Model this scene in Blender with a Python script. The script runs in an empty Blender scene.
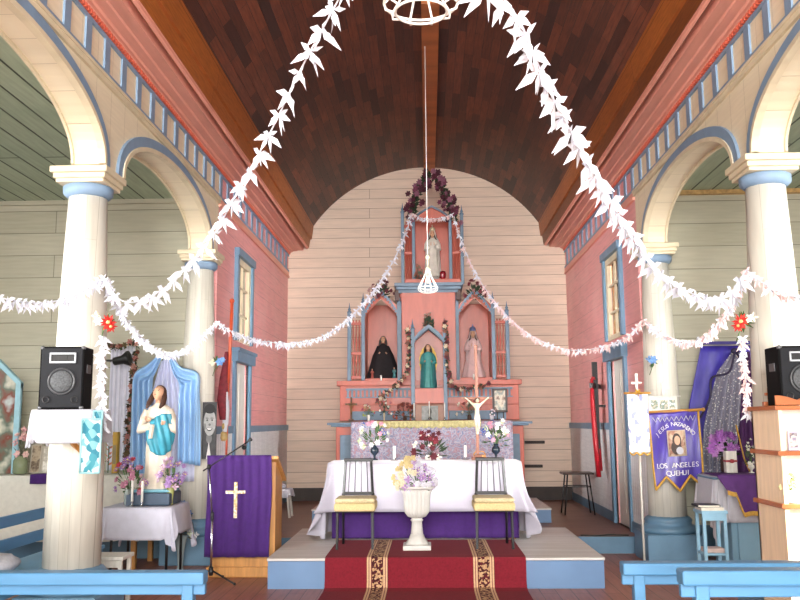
import bpy, bmesh, math, random
from mathutils import Vector, Matrix
R = math.radians
PI = math.pi
random.seed(7)
SC = bpy.context.scene
COL = SC.collection

# ------------------------------------------------------------------ camera
F = 850.0                                   # focal length in pixels of the 800 px wide frame
EYE = Vector((0, 0, 1.5))
_dy = Vector((28, 122, 850)).normalized()   # where the nave axis runs
_dz = Vector((-.008, -1.0, .144)).normalized()
_dz = (_dz - _dy * _dz.dot(_dy)).normalized()
_dx = _dy.cross(_dz)                        # x right, y down, z forward
if _dx.x < 0: _dx = -_dx
RIGHT = Vector((_dx.x, _dy.x, _dz.x))
DOWN = Vector((_dx.y, _dy.y, _dz.y))
FWD = Vector((_dx.z, _dy.z, _dz.z))
def ray(px, py):
    return RIGHT * ((px - 400) / F) + DOWN * ((py - 300) / F) + FWD
def P(px, py, Y):
    "point of the place seen at a photo pixel, at depth Y down the nave"
    d = ray(px, py); return EYE + d * (Y / d.y)
def PZ(px, py, z):
    d = ray(px, py); return EYE + d * ((z - EYE.z) / d.z)
cam = bpy.data.cameras.new('camera')
cam.sensor_width = 36.0
cam.lens = F / 800 * 36
cam.clip_start = .05
camo = bpy.data.objects.new('camera', cam)
COL.objects.link(camo)
camo.matrix_world = Matrix(((RIGHT.x, -DOWN.x, -FWD.x, EYE.x), (RIGHT.y, -DOWN.y, -FWD.y, EYE.y),
                            (RIGHT.z, -DOWN.z, -FWD.z, EYE.z), (0, 0, 0, 1)))
SC.camera = camo

# ------------------------------------------------------------------ light
SC.view_settings.view_transform = 'Standard'
SC.view_settings.look = 'None'
SC.view_settings.gamma = 1
SC.view_settings.use_curve_mapping = False
SC.view_settings.exposure = 0.55
world = bpy.data.worlds.new('sky'); SC.world = world
world.use_nodes = True
wn = world.node_tree.nodes; wb = wn['Background']
wb.inputs[0].default_value = (.86, .93, 1, 1)
wb.inputs[1].default_value = 1.6
def area(name, loc, size, target, power, color=(1, 1, 1)):
    l = bpy.data.lights.new(name, 'AREA'); l.shape = 'RECTANGLE'
    l.size, l.size_y = size; l.energy = power; l.color = color
    o = bpy.data.objects.new(name, l); COL.objects.link(o); o.location = loc
    o.rotation_euler = (Vector(target) - Vector(loc)).to_track_quat('-Z', 'Y').to_euler()
    return o
area('rear_window_daylight', (0, -3.6, 3.1), (4.4, 2.8), (0, 9, 2.6), 270, (1, .97, .93))
area('rear_low_fill_light', (0, -3.8, .9), (2.4, 1.6), (0, 9, 5.5), 400, (1, .96, .9))  # added low fill lamp, aimed up to brighten cornices and vault
area('left_window_and_fill_light', (-5.45, 4.2, 2.1), (3.6, 1.9), (-1, 6.4, 1.4), 42, (.93, .97, 1))
area('left_window_and_fill_light', (-5.45, 8.0, 2.3), (1.3, 1.7), (-2, 8.4, 1.2), 9, (.93, .97, 1))
area('right_window_and_fill_light', (5.45, 4.2, 2.1), (3.6, 1.9), (1, 6.4, 1.4), 58, (1, .98, .94))
area('rear_chancel_fill_light', (0, -3.7, 4.3), (3.2, 1.2), (0, 14, 3.2), 90, (1, .97, .93)).data.spread = R(70)  # added narrow fill lamp that brightens the apse and altarpiece
area('left_window_and_fill_light', (-5.45, 5.0, 2.3), (1.6, 1.7), (2.4, 12.1, 2.2), 62, (1, .98, .97)).data.spread = R(42)  # extra fill lamp, beamed through the arches onto the right chancel wall
area('right_window_and_fill_light', (5.45, 5.0, 2.3), (1.6, 1.7), (-2.4, 12.1, 2.2), 62, (1, .98, .96)).data.spread = R(42)  # extra fill lamp, its narrow beam added to brighten the left chancel wall
area('right_window_and_fill_light', (5.45, 8.0, 2.3), (1.3, 1.7), (2, 8.4, 1.2), 14, (1, .97, .92))
sun = bpy.data.lights.new('sun', 'SUN'); sun.energy = 16; sun.angle = R(1); sun.color = (1, .86, .62)
suno = bpy.data.objects.new('sun', sun); COL.objects.link(suno)
suno.rotation_euler = Vector((-.75, .62, -.40)).to_track_quat('-Z', 'Y').to_euler()

# ------------------------------------------------------------------ materials
def lin(c):
    if isinstance(c, str):
        c = [int(c[i:i+2], 16) / 255 for i in (0, 2, 4)]
        c = [x / 12.92 if x < .04045 else ((x + .055) / 1.055) ** 2.4 for x in c]
    return (*c[:3], 1)
_M = {}
def nodes(name):
    m = bpy.data.materials.new(name); m.use_nodes = True
    nt = m.node_tree; return m, nt, nt.nodes['Principled BSDF']
def mat(name, col, rough=.6, var=.12, scale=12, metal=0, bump=0, sheen=0, dark=None, stretch=(1, 1, 1), spec=None):
    "plain paint, cloth, wood ... with a little noise in it"
    if name in _M: return _M[name]
    m, nt, b = nodes(name); L = nt.links
    tc = nt.nodes.new('ShaderNodeTexCoord'); mp = nt.nodes.new('ShaderNodeMapping')
    mp.inputs['Scale'].default_value = stretch
    L.new(tc.outputs['Object'], mp.inputs[0])
    n = nt.nodes.new('ShaderNodeTexNoise'); n.inputs['Scale'].default_value = scale; n.inputs['Detail'].default_value = 4
    L.new(mp.outputs[0], n.inputs['Vector'])
    cr = nt.nodes.new('ShaderNodeValToRGB')
    c = lin(col); d = lin(dark) if dark else tuple(x * (1 - var * 2) for x in c[:3]) + (1,)
    cr.color_ramp.elements[0].position = .3; cr.color_ramp.elements[0].color = d
    cr.color_ramp.elements[1].position = .65; cr.color_ramp.elements[1].color = c
    L.new(n.outputs['Fac'], cr.inputs[0]); L.new(cr.outputs[0], b.inputs['Base Color'])
    b.inputs['Roughness'].default_value = rough; b.inputs['Metallic'].default_value = metal
    if spec is not None: b.inputs['Specular IOR Level'].default_value = spec
    if sheen: b.inputs['Sheen Weight'].default_value = sheen
    if bump:
        bp = nt.nodes.new('ShaderNodeBump'); bp.inputs['Strength'].default_value = bump; bp.inputs['Distance'].default_value = .01
        L.new(n.outputs['Fac'], bp.inputs['Height']); L.new(bp.outputs[0], b.inputs['Normal'])
    _M[name] = m; return m
def planks(name, c1, c2, seam, width, length, along='X', across='Z', rough=.55, gap=.006, wear=.25, wearcol=None,
           uv=False, bump=.4, grain=30, shift=(0, 0), spec=.5):
    if name in _M: return _M[name]
    m, nt, b = nodes(name); L = nt.links
    tc = nt.nodes.new('ShaderNodeTexCoord')
    sp = nt.nodes.new('ShaderNodeSeparateXYZ'); cb = nt.nodes.new('ShaderNodeCombineXYZ')
    L.new(tc.outputs['UV' if uv else 'Object'], sp.inputs[0])
    ma = nt.nodes.new('ShaderNodeMath'); ma.operation = 'ADD'; ma.inputs[1].default_value = shift[0]
    mb_ = nt.nodes.new('ShaderNodeMath'); mb_.operation = 'ADD'; mb_.inputs[1].default_value = shift[1]
    L.new(sp.outputs[along], ma.inputs[0]); L.new(sp.outputs[across], mb_.inputs[0])
    L.new(ma.outputs[0], cb.inputs[0]); L.new(mb_.outputs[0], cb.inputs[1])
    br = nt.nodes.new('ShaderNodeTexBrick'); br.offset = .37; br.offset_frequency = 2; br.squash = 1
    for k, v in (('Scale', 1), ('Mortar Size', gap), ('Mortar Smooth', .3), ('Bias', 0), ('Brick Width', length), ('Row Height', width)):
        br.inputs[k].default_value = v
    br.inputs['Color1'].default_value = lin(c1); br.inputs['Color2'].default_value = lin(c2); br.inputs['Mortar'].default_value = lin(seam)
    L.new(cb.outputs[0], br.inputs['Vector'])
    mp = nt.nodes.new('ShaderNodeMapping'); mp.inputs['Scale'].default_value = (1, 12, 1)
    L.new(cb.outputs[0], mp.inputs[0])
    n = nt.nodes.new('ShaderNodeTexNoise'); n.inputs['Scale'].default_value = grain / 12; n.inputs['Detail'].default_value = 6
    L.new(mp.outputs[0], n.inputs['Vector'])
    n2 = nt.nodes.new('ShaderNodeTexNoise'); n2.inputs['Scale'].default_value = 1.7; n2.inputs['Detail'].default_value = 5
    L.new(tc.outputs['Object'], n2.inputs['Vector'])
    mix = nt.nodes.new('ShaderNodeMix'); mix.data_type = 'RGBA'; mix.blend_type = 'MULTIPLY'
    cr = nt.nodes.new('ShaderNodeValToRGB')
    cr.color_ramp.elements[0].position = .3; cr.color_ramp.elements[0].color = (1 - wear, 1 - wear, 1 - wear, 1)
    cr.color_ramp.elements[1].position = .62; cr.color_ramp.elements[1].color = (1, 1, 1, 1)
    L.new(n.outputs['Fac'], cr.inputs[0])
    mix.inputs['Factor'].default_value = 1
    L.new(br.outputs['Color'], mix.inputs['A']); L.new(cr.outputs[0], mix.inputs['B'])
    mx2 = nt.nodes.new('ShaderNodeMix'); mx2.data_type = 'RGBA'
    cr2 = nt.nodes.new('ShaderNodeValToRGB'); cr2.color_ramp.elements[0].position = .45; cr2.color_ramp.elements[1].position = .75
    cr2.color_ramp.elements[1].color = (.45, .45, .45, 1)
    L.new(n2.outputs['Fac'], cr2.inputs[0]); L.new(cr2.outputs[0], mx2.inputs['Factor'])
    L.new(mix.outputs['Result'], mx2.inputs['A'])
    mx2.inputs['B'].default_value = lin(wearcol or c2)
    L.new(mx2.outputs['Result'], b.inputs['Base Color'])
    b.inputs['Roughness'].default_value = rough; b.inputs['Specular IOR Level'].default_value = spec
    bp = nt.nodes.new('ShaderNodeBump'); bp.inputs['Strength'].default_value = bump; bp.inputs['Distance'].default_value = .01; bp.invert = True
    L.new(br.outputs['Fac'], bp.inputs['Height']); L.new(bp.outputs[0], b.inputs['Normal'])
    _M[name] = m; return m
def glassy(name, col, rough=.05, alpha=.35):
    if name in _M: return _M[name]
    m, nt, b = nodes(name)
    n = nt.nodes.new('ShaderNodeTexNoise'); n.inputs['Scale'].default_value = 4
    cr = nt.nodes.new('ShaderNodeValToRGB'); c = lin(col)
    cr.color_ramp.elements[0].color = tuple(x * .8 for x in c[:3]) + (1,); cr.color_ramp.elements[1].color = c
    nt.links.new(n.outputs['Fac'], cr.inputs[0]); nt.links.new(cr.outputs[0], b.inputs['Base Color'])
    b.inputs['Roughness'].default_value = rough; b.inputs['Alpha'].default_value = alpha
    _M[name] = m; return m
def blotch(name, cols, scale=20, rough=.8, uvs=False, stretch=(1, 1, 1), kind='voronoi'):
    "a printed or woven pattern in several colours"
    if name in _M: return _M[name]
    m, nt, b = nodes(name); L = nt.links
    tc = nt.nodes.new('ShaderNodeTexCoord'); mp = nt.nodes.new('ShaderNodeMapping'); mp.inputs['Scale'].default_value = stretch
    L.new(tc.outputs['UV' if uvs else 'Object'], mp.inputs[0])
    if kind == 'voronoi':
        v = nt.nodes.new('ShaderNodeTexVoronoi'); v.inputs['Scale'].default_value = scale
        L.new(mp.outputs[0], v.inputs['Vector'])
        sp = nt.nodes.new('ShaderNodeSeparateColor'); L.new(v.outputs['Color'], sp.inputs[0]); src = sp.outputs[0]
    else:
        v = nt.nodes.new('ShaderNodeTexNoise'); v.inputs['Scale'].default_value = scale; v.inputs['Detail'].default_value = 3
        L.new(mp.outputs[0], v.inputs['Vector']); src = v.outputs['Fac']
    cr = nt.nodes.new('ShaderNodeValToRGB'); cr.color_ramp.interpolation = 'CONSTANT' if kind == 'voronoi' else 'LINEAR'
    els = cr.color_ramp.elements; n = len(cols)
    lo, hi = (0, 1) if kind == 'voronoi' else (.3, .75)
    while len(els) < n: els.new(.5)
    for i, c in enumerate(cols):
        els[i].position = lo + (hi - lo) * i / n; els[i].color = lin(c)
    L.new(src, cr.inputs[0]); L.new(cr.outputs[0], b.inputs['Base Color']); b.inputs['Roughness'].default_value = rough
    _M[name] = m; return m

# ------------------------------------------------------------------ mesh builder
class MB:
    def __init__(s): s.v = []; s.f = []; s.mi = []; s.uv = {}; s.M = Matrix.Identity(4); s.cur = 0; s.sm = []; s.smooth = False
    def xf(s, m=None): s.M = m or Matrix.Identity(4); return s
    def add(s, vs, fs):
        n = len(s.v); s.v += [s.M @ Vector(v) for v in vs]
        for f in fs: s.f.append([n + i for i in f]); s.mi.append(s.cur); s.sm.append(s.smooth)
        return s
    def box(s, lo, hi):
        a, b, c = lo; d, e, f = hi
        return s.add([(a,b,c),(d,b,c),(d,e,c),(a,e,c),(a,b,f),(d,b,f),(d,e,f),(a,e,f)],
                     [(0,3,2,1),(4,5,6,7),(0,1,5,4),(1,2,6,5),(2,3,7,6),(3,0,4,7)])
    def bbox(s, lo, hi, w=.008):
        "box with all edges chamfered"
        lo = Vector(lo); hi = Vector(hi); c = (lo + hi) / 2; h = (hi - lo) / 2
        w = min(w, *(x * .9 for x in h)); bm = bmesh.new(); bmesh.ops.create_cube(bm, size=2)
        for v in bm.verts: v.co = Vector((v.co.x * h.x, v.co.y * h.y, v.co.z * h.z)) + c
        bmesh.ops.bevel(bm, geom=bm.edges[:], offset=w, segments=2, profile=.5, affect='EDGES')
        bm.verts.index_update()
        s.add([v.co.copy() for v in bm.verts], [[v.index for v in f.verts] for f in bm.faces]); bm.free(); return s
    def beam(s, a, b, w, h, up=(0, 0, 1)):
        "square bar from a to b"
        a = Vector(a); b = Vector(b); d = (b - a).normalized(); u = Vector(up)
        x = d.cross(u)
        if x.length < 1e-4: x = d.cross(Vector((0, 1, 0)))
        x.normalize(); y = x.cross(d)
        vs = [p + x * (sx * w / 2) + y * (sy * h / 2) for p in (a, b) for sx, sy in ((-1,-1),(1,-1),(1,1),(-1,1))]
        return s.add(vs, [(0,3,2,1),(4,5,6,7),(0,1,5,4),(1,2,6,5),(2,3,7,6),(3,0,4,7)])
    def tube(s, pts, r, n=8, closed=False, cap=True):
        pts = [Vector(p) for p in pts]; m = len(pts)
        rs = r if isinstance(r, (list, tuple)) else [r] * m
        vs = []; fs = []; x = None
        for i, p in enumerate(pts):
            d = (pts[(i+1) % m] - pts[i-1]) if closed else (pts[min(i+1, m-1)] - pts[max(i-1, 0)])
            d.normalize()
            if x is None:
                x = d.cross(Vector((0, 0, 1)))
                if x.length < .05: x = d.cross(Vector((0, 1, 0)))
            x = (x - d * x.dot(d)); x.normalize(); y = d.cross(x)
            for k in range(n):
                t = 2 * PI * k / n; vs.append(p + (x * math.cos(t) + y * math.sin(t)) * rs[i])
        for i in range(m if closed else m - 1):
            j = (i + 1) % m
            for k in range(n):
                fs.append((i*n+k, i*n+(k+1) % n, j*n+(k+1) % n, j*n+k))
        if cap and not closed: fs.append(tuple(range(n))[::-1]); fs.append(tuple((m-1)*n+k for k in range(n)))
        o = s.smooth; s.smooth = True; s.add(vs, fs); s.smooth = o; return s
    def lathe(s, prof, c=(0, 0, 0), n=24, flute=0, fn=0, sx=1, sy=1, rot=0):
        "prof: (radius, z)"
        c = Vector(c); vs = []; fs = []; m = len(prof)
        for i, (r, z) in enumerate(prof):
            for k in range(n):
                t = 2 * PI * k / n + rot; q = r * (1 + (flute * math.cos(fn * t) if fn else 0))
                vs.append(c + Vector((q * math.cos(t) * sx, q * math.sin(t) * sy, z)))
        for i in range(m - 1):
            for k in range(n): fs.append((i*n+k, i*n+(k+1) % n, (i+1)*n+(k+1) % n, (i+1)*n+k))
        fs.append(tuple(range(n))[::-1]); fs.append(tuple((m-1)*n+k for k in range(n)))
        o = s.smooth; s.smooth = n > 9; s.add(vs, fs); s.smooth = o; return s
    def ball(s, c, r, n=12, m=8, deform=None):
        r = r if hasattr(r, '__len__') else (r, r, r); c = Vector(c); vs = []; fs = []
        for i in range(m + 1):
            a = PI * i / m
            for k in range(n):
                t = 2 * PI * k / n
                d = Vector((math.sin(a) * math.cos(t), math.sin(a) * math.sin(t), -math.cos(a)))
                q = Vector((d.x * r[0], d.y * r[1], d.z * r[2]))
                if deform: q = deform(q, d)
                vs.append(c + q)
        for i in range(m):
            for k in range(n): fs.append((i*n+k, i*n+(k+1) % n, (i+1)*n+(k+1) % n, (i+1)*n+k))
        o = s.smooth; s.smooth = True; s.add(vs, fs); s.smooth = o; return s
    def loft(s, rings, caps=True, smooth=True):
        "rings: lists of points, all the same length, closed"
        n = len(rings[0]); vs = [p for r in rings for p in r]; fs = []
        for i in range(len(rings) - 1):
            for k in range(n): fs.append((i*n+k, i*n+(k+1) % n, (i+1)*n+(k+1) % n, (i+1)*n+k))
        if caps: fs.append(tuple(range(n))[::-1]); fs.append(tuple((len(rings)-1)*n+k for k in range(n)))
        o = s.smooth; s.smooth = smooth; s.add(vs, fs); s.smooth = o; return s
    def grid(s, fn, nu, nv, smooth=True):
        "fn(u, v) in 0..1; keeps u, v as UVs"
        n0 = len(s.v); o = s.smooth; s.smooth = smooth
        vs = [fn(i / nu, j / nv) for j in range(nv + 1) for i in range(nu + 1)]; w = nu + 1
        fs = [(j*w+i, j*w+i+1, (j+1)*w+i+1, (j+1)*w+i) for j in range(nv) for i in range(nu)]
        s.add(vs, fs)
        for j in range(nv + 1):
            for i in range(nu + 1): s.uv[n0 + j*w+i] = (i / nu, j / nv)
        s.smooth = o; return s
    def prism(s, poly, a, b, axis='y'):
        "poly of 2D points extruded from a to b along axis"
        def q(p, t): return {'y': (p[0], t, p[1]), 'x': (t, p[0], p[1]), 'z': (p[0], p[1], t)}[axis]
        n = len(poly); vs = [q(p, a) for p in poly] + [q(p, b) for p in poly]
        fs = [tuple(range(n)), tuple(range(2*n-1, n-1, -1))] + [(i, n+i, n+(i+1) % n, (i+1) % n) for i in range(n)]
        return s.add(vs, fs)
    def blade(s, base, tip, w, bulge=.0, n=None):
        "a thin folded leaf or paper blade from base to tip"
        base = Vector(base); tip = Vector(tip); d = tip - base; u = d.cross(n or Vector((.3, .5, .8)))
        if u.length < 1e-5: u = d.cross(Vector((1, 0, 0)))
        u.normalize(); k = u.cross(d).normalized()
        mid = base + d * .45
        return s.add([base, mid + u * w / 2, tip, mid - u * w / 2, mid + k * (bulge or w * .22)], [(0, 1, 4), (1, 2, 4), (2, 3, 4), (3, 0, 4)])
    def build(s, name, m, parent=None, solid=0, bevel=0, sub=0, **kw):
        me = bpy.data.meshes.new(name)
        if parent is not None:
            off = Vector((0, 0, 0)); p = parent
            while p is not None: off += p.location; p = p.parent
            loc = None
        elif kw.get('kind') == 'structure' or name == 'source': off = Vector((0, 0, 0)); loc = off
        else:
            xs = [v.x for v in s.v]; ys = [v.y for v in s.v]; zs = [v.z for v in s.v]
            off = Vector(((min(xs)+max(xs))/2, (min(ys)+max(ys))/2, min(zs))); loc = off
        me.from_pydata([v - off for v in s.v], [], s.f)
        ms = m if isinstance(m, (list, tuple)) else [m]
        for x in ms: me.materials.append(x)
        for p, i, sm in zip(me.polygons, s.mi, s.sm): p.material_index = i; p.use_smooth = sm
        if s.uv:
            ul = me.uv_layers.new(name='UVMap')
            for lp in me.loops: ul.data[lp.index].uv = s.uv.get(lp.vertex_index, (0, 0))
        bm = bmesh.new(); bm.from_mesh(me)
        if not s.uv or solid == 0: bmesh.ops.recalc_face_normals(bm, faces=bm.faces[:])
        bm.to_mesh(me); bm.free()
        o = bpy.data.objects.new(name, me); COL.objects.link(o)
        if parent is not None: o.parent = parent
        else: o.location = loc
        if bevel:
            md = o.modifiers.new('bevel', 'BEVEL'); md.width = bevel; md.segments = 2; md.limit_method = 'ANGLE'
        if sub:
            md = o.modifiers.new('subsurf', 'SUBSURF'); md.levels = md.render_levels = sub
        if solid:
            md = o.modifiers.new('solid', 'SOLIDIFY'); md.thickness = solid; md.offset = 0
        tag(o, **kw)
        return o
def tag(o, label=None, cat=None, group=None, kind=None):
    if label: o['label'] = label
    if cat: o['category'] = cat
    if group: o['group'] = group
    if kind: o['kind'] = kind
    return o
def thing(name, loc, label, cat, group=None):
    o = bpy.data.objects.new(name, None); COL.objects.link(o); o.location = loc; o.empty_display_size = .1
    return tag(o, label, cat, group)
def copy_tree(o, loc=None, parent=None, label=None, group=None, rz=None):
    c = o.copy(); COL.objects.link(c)
    if parent is not None: c.parent = parent
    if loc is not None: c.location = loc
    if label: c['label'] = label
    if group: c['group'] = group
    if rz is not None: c.rotation_euler = (0, 0, rz)
    for ch in list(o.children): copy_tree(ch, parent=c)
    return c
def text_into(mb, s, size, place, depth=.002, mi=0):
    "letters of string s; place(x, y, z) maps flat letter space to the place"
    cu = bpy.data.curves.new('txt', 'FONT'); cu.body = s; cu.size = size; cu.extrude = depth; cu.align_x = 'CENTER'; cu.align_y = 'CENTER'
    ob = bpy.data.objects.new('txt', cu); COL.objects.link(ob)
    dg = bpy.context.evaluated_depsgraph_get(); dg.update()
    me = bpy.data.meshes.new_from_object(ob.evaluated_get(dg))
    c = mb.cur; mb.cur = mi
    mb.add([place(v.co.x, v.co.y, v.co.z) for v in me.vertices], [tuple(p.vertices) for p in me.polygons])
    mb.cur = c
    bpy.data.objects.remove(ob); bpy.data.curves.remove(cu); bpy.data.meshes.remove(me)
def catmull(pts, n=12):
    pts = [Vector(p) for p in pts]; q = [pts[0] * 2 - pts[1]] + pts + [pts[-1] * 2 - pts[-2]]; out = []
    for i in range(1, len(q) - 2):
        for k in range(n):
            t = k / n; a, b, c, d = q[i-1:i+3]
            out.append(.5 * ((2*b) + (c-a)*t + (2*a-5*b+4*c-d)*t*t + (3*b-a-3*c+d)*t**3))
    out.append(pts[-1]); return out

# palette
CREAM = mat('cream_paint', 'dcd5c3', .55, .06, 3)
CREAM2 = mat('ivory_paint', 'dccfb2', .55, .08, 5)
WHITEP = mat('white_painted_wood', 'dcd9d0', .5, .09, 6, stretch=(6, 6, .8))
BLUE = mat('grey_blue_paint', '7f9ab6', .5, .08, 6)
BLUEA = mat('altar_blue_paint', '667e94', .45, .1, 8)
BENCHB = mat('bench_blue_paint', '4c82ab', .4, .07, 5, stretch=(.6, 4, 4))
BASEB = mat('pedestal_blue_paint', '6488a3', .42, .08, 6)
PINK = mat('cornice_pink_paint', 'eaa592', .5, .08, 4, stretch=(3, .4, 3))
RED_D = mat('dentil_red_paint', 'd8684f', .5, .08, 10)
ALTP = mat('altar_pink_paint', 'b7543f', .38, .09, 5, stretch=(3, 3, .7))
ALTPD = mat('altar_panel_paint', 'a5503c', .35, .1, 5)
LINEN = mat('white_linen', 'c6c6d0', .9, .03, 30, sheen=.05)
LINENW = mat('lace_linen', 'bfc0ca', .9, .07, 60)
PURPLE = mat('purple_cloth', '3c1163', .85, .1, 25, sheen=.05)
BLACK = mat('black_paint', '17171a', .4, .2, 20)
BLACKW = mat('black_vinyl', '0d0d0f', .8, .2, 60, spec=.15)
GOLD = mat('gold_trim', 'd9a73b', .5, .15, 40)
PAPER = mat('white_paper', 'e2e5f0', .8, .03, 20)
PAPERP = mat('pinkish_paper', 'ecd0cf', .8, .05, 20)
LEAF = mat('leaf_green', '4d6e3b', .6, .25, 25)
LEAFD = mat('dark_leaf_green', '35492f', .6, .25, 25)
OAK = mat('varnished_pine', 'c98f4e', .4, .15, 6, stretch=(6, 6, .6))
SKIN = mat('painted_skin', 'd9a98a', .5, .06, 20)
DARKHAIR = mat('dark_brown_hair', '3a2620', .6, .2, 50)
CHROME = mat('chrome', 'c9ccd0', .25, .05, 10, metal=1)
# ================================================================== THE SETTING
S = dict(kind='structure')
XW = 2.45; YB = 14.8; YC = 9.75; YS = 10.1; ZC = .18; XO = 5.6; ZA = 4.17; YE = 9.85
FLOORM = planks('worn_floor_boards', '9c6150', 'ae735e', '45281f', .14, 2.6, 'Y', 'X', rough=.42, gap=.004, wear=.3, wearcol='a47766')
FLOORC = planks('chancel_floor_boards', '73483a', '845545', '331f1a', .12, 2.2, 'X', 'Y', rough=.38, gap=.004, wear=.3, wearcol='8d6654')
BOARD_END = planks('cream_wall_boards', 'bcb9a6', 'b3b09c', '7c7a6b', .27, 12, 'X', 'Z', gap=.005, wear=.12, wearcol='a6a390', rough=.5)
BOARD_APSE = planks('apse_wall_boards', 'e2ccb8', 'dbc4b0', '8f7b6b', .178, 40, 'X', 'Z', gap=.005, wear=.13, wearcol='cfb9a7', rough=.5, shift=(1, .05))
BOARD_PINK = planks('pink_wall_boards', 'eaa3a3', 'e29a9a', 'b07474', .24, 2.4, 'Y', 'Z', gap=.003, wear=.16, wearcol='e8b8b2', rough=.45, bump=.25)
BOARD_GREEN = planks('green_ceiling_boards', 'a9baa3', 'a0b29b', '2e3a2e', .24, 5, 'Y', 'X', gap=.012, wear=.22, wearcol='7d937c', rough=.5)
VAULTM = planks('dark_vault_boards', '331712', '7a3f28', '160a08', .105, .95, 'X', 'Y', uv=True, gap=.003, wear=.5, wearcol='341a16', rough=.45, grain=50, spec=.4)
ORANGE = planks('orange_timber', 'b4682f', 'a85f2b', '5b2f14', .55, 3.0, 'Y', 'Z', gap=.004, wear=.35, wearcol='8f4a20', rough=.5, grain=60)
ORANGED = planks('brown_and_shaded_timber', '7c4522', '8a4e27', '3f2110', .55, 3.0, 'Y', 'Z', gap=.004, wear=.35, wearcol='6a3a1c', rough=.5, grain=60)
WAINS = planks('white_beadboard', 'f0f1f2', 'e8eaec', 'a3a9ae', 3, .095, 'Y', 'Z', gap=.006, wear=.12, wearcol='dde0e2', rough=.5, shift=(0, 1.4))
ARCHM = planks('cream_arch_paint', 'e8dcc2', 'e3d6ba', 'ab9d84', 4, .3, 'Y', 'Z', gap=.0025, wear=.1, wearcol='dacbae', rough=.5, shift=(0, 1))
DARKBASE = mat('dark_skirting', '3a302c', .6, .15, 6)

MB().box((-XO, -4, -.12), (XO, YS + .1, 0)).build('floor', FLOORM, **S)
MB().box((-XW - .1, YS, -.05), (XW + .1, YB + .1, ZC)).build('floor_chancel', FLOORC, **S)
MB().box((-XW, YS - .03, 0), (XW, YS - .001, ZC + .006)).build('trim_1', BASEB, **S)
# apse wall: rises into the vault
RV = 2.44; ZV = 6.03 - RV; AV = math.asin(2.05 / RV)
def vz(x): return ZV + math.sqrt(RV * RV - x * x)
b = MB(); poly = [(-XW - .15, -.1), (XW + .15, -.1), (XW + .15, 4.7), (2.05, 4.93)]
poly += [(2.05 - 4.1 * i / 40, vz(2.05 - 4.1 * i / 40) + .03) for i in range(41)] + [(-2.05, 4.93), (-XW - .15, 4.7)]
b.prism(poly, YB, YB + .12); b.build('wall_back', BOARD_APSE, **S)
MB().box((-XW, YB - .03, ZC), (XW, YB, ZC + .22)).build('baseboard_back', DARKBASE, **S)
# vault
b = MB(); Y0 = -4
def vf(r):
    def f(u, v):
        a = -AV + 2 * AV * v; return (r * math.sin(a), Y0 + (YB + .05 - Y0) * u, ZV + r * math.cos(a))
    return f
b.grid(vf(RV), 40, 48)
for k in b.uv: b.uv[k] = (b.uv[k][0] * (YB - Y0), b.uv[k][1] * 2 * AV * RV)
n1 = len(b.v); b.grid(vf(RV + .1), 2, 48)
for k in range(n1, len(b.v)): b.uv[k] = (b.uv[k][0] * 18, b.uv[k][1] * 4)
b.build('ceiling', VAULTM, **S)
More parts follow.
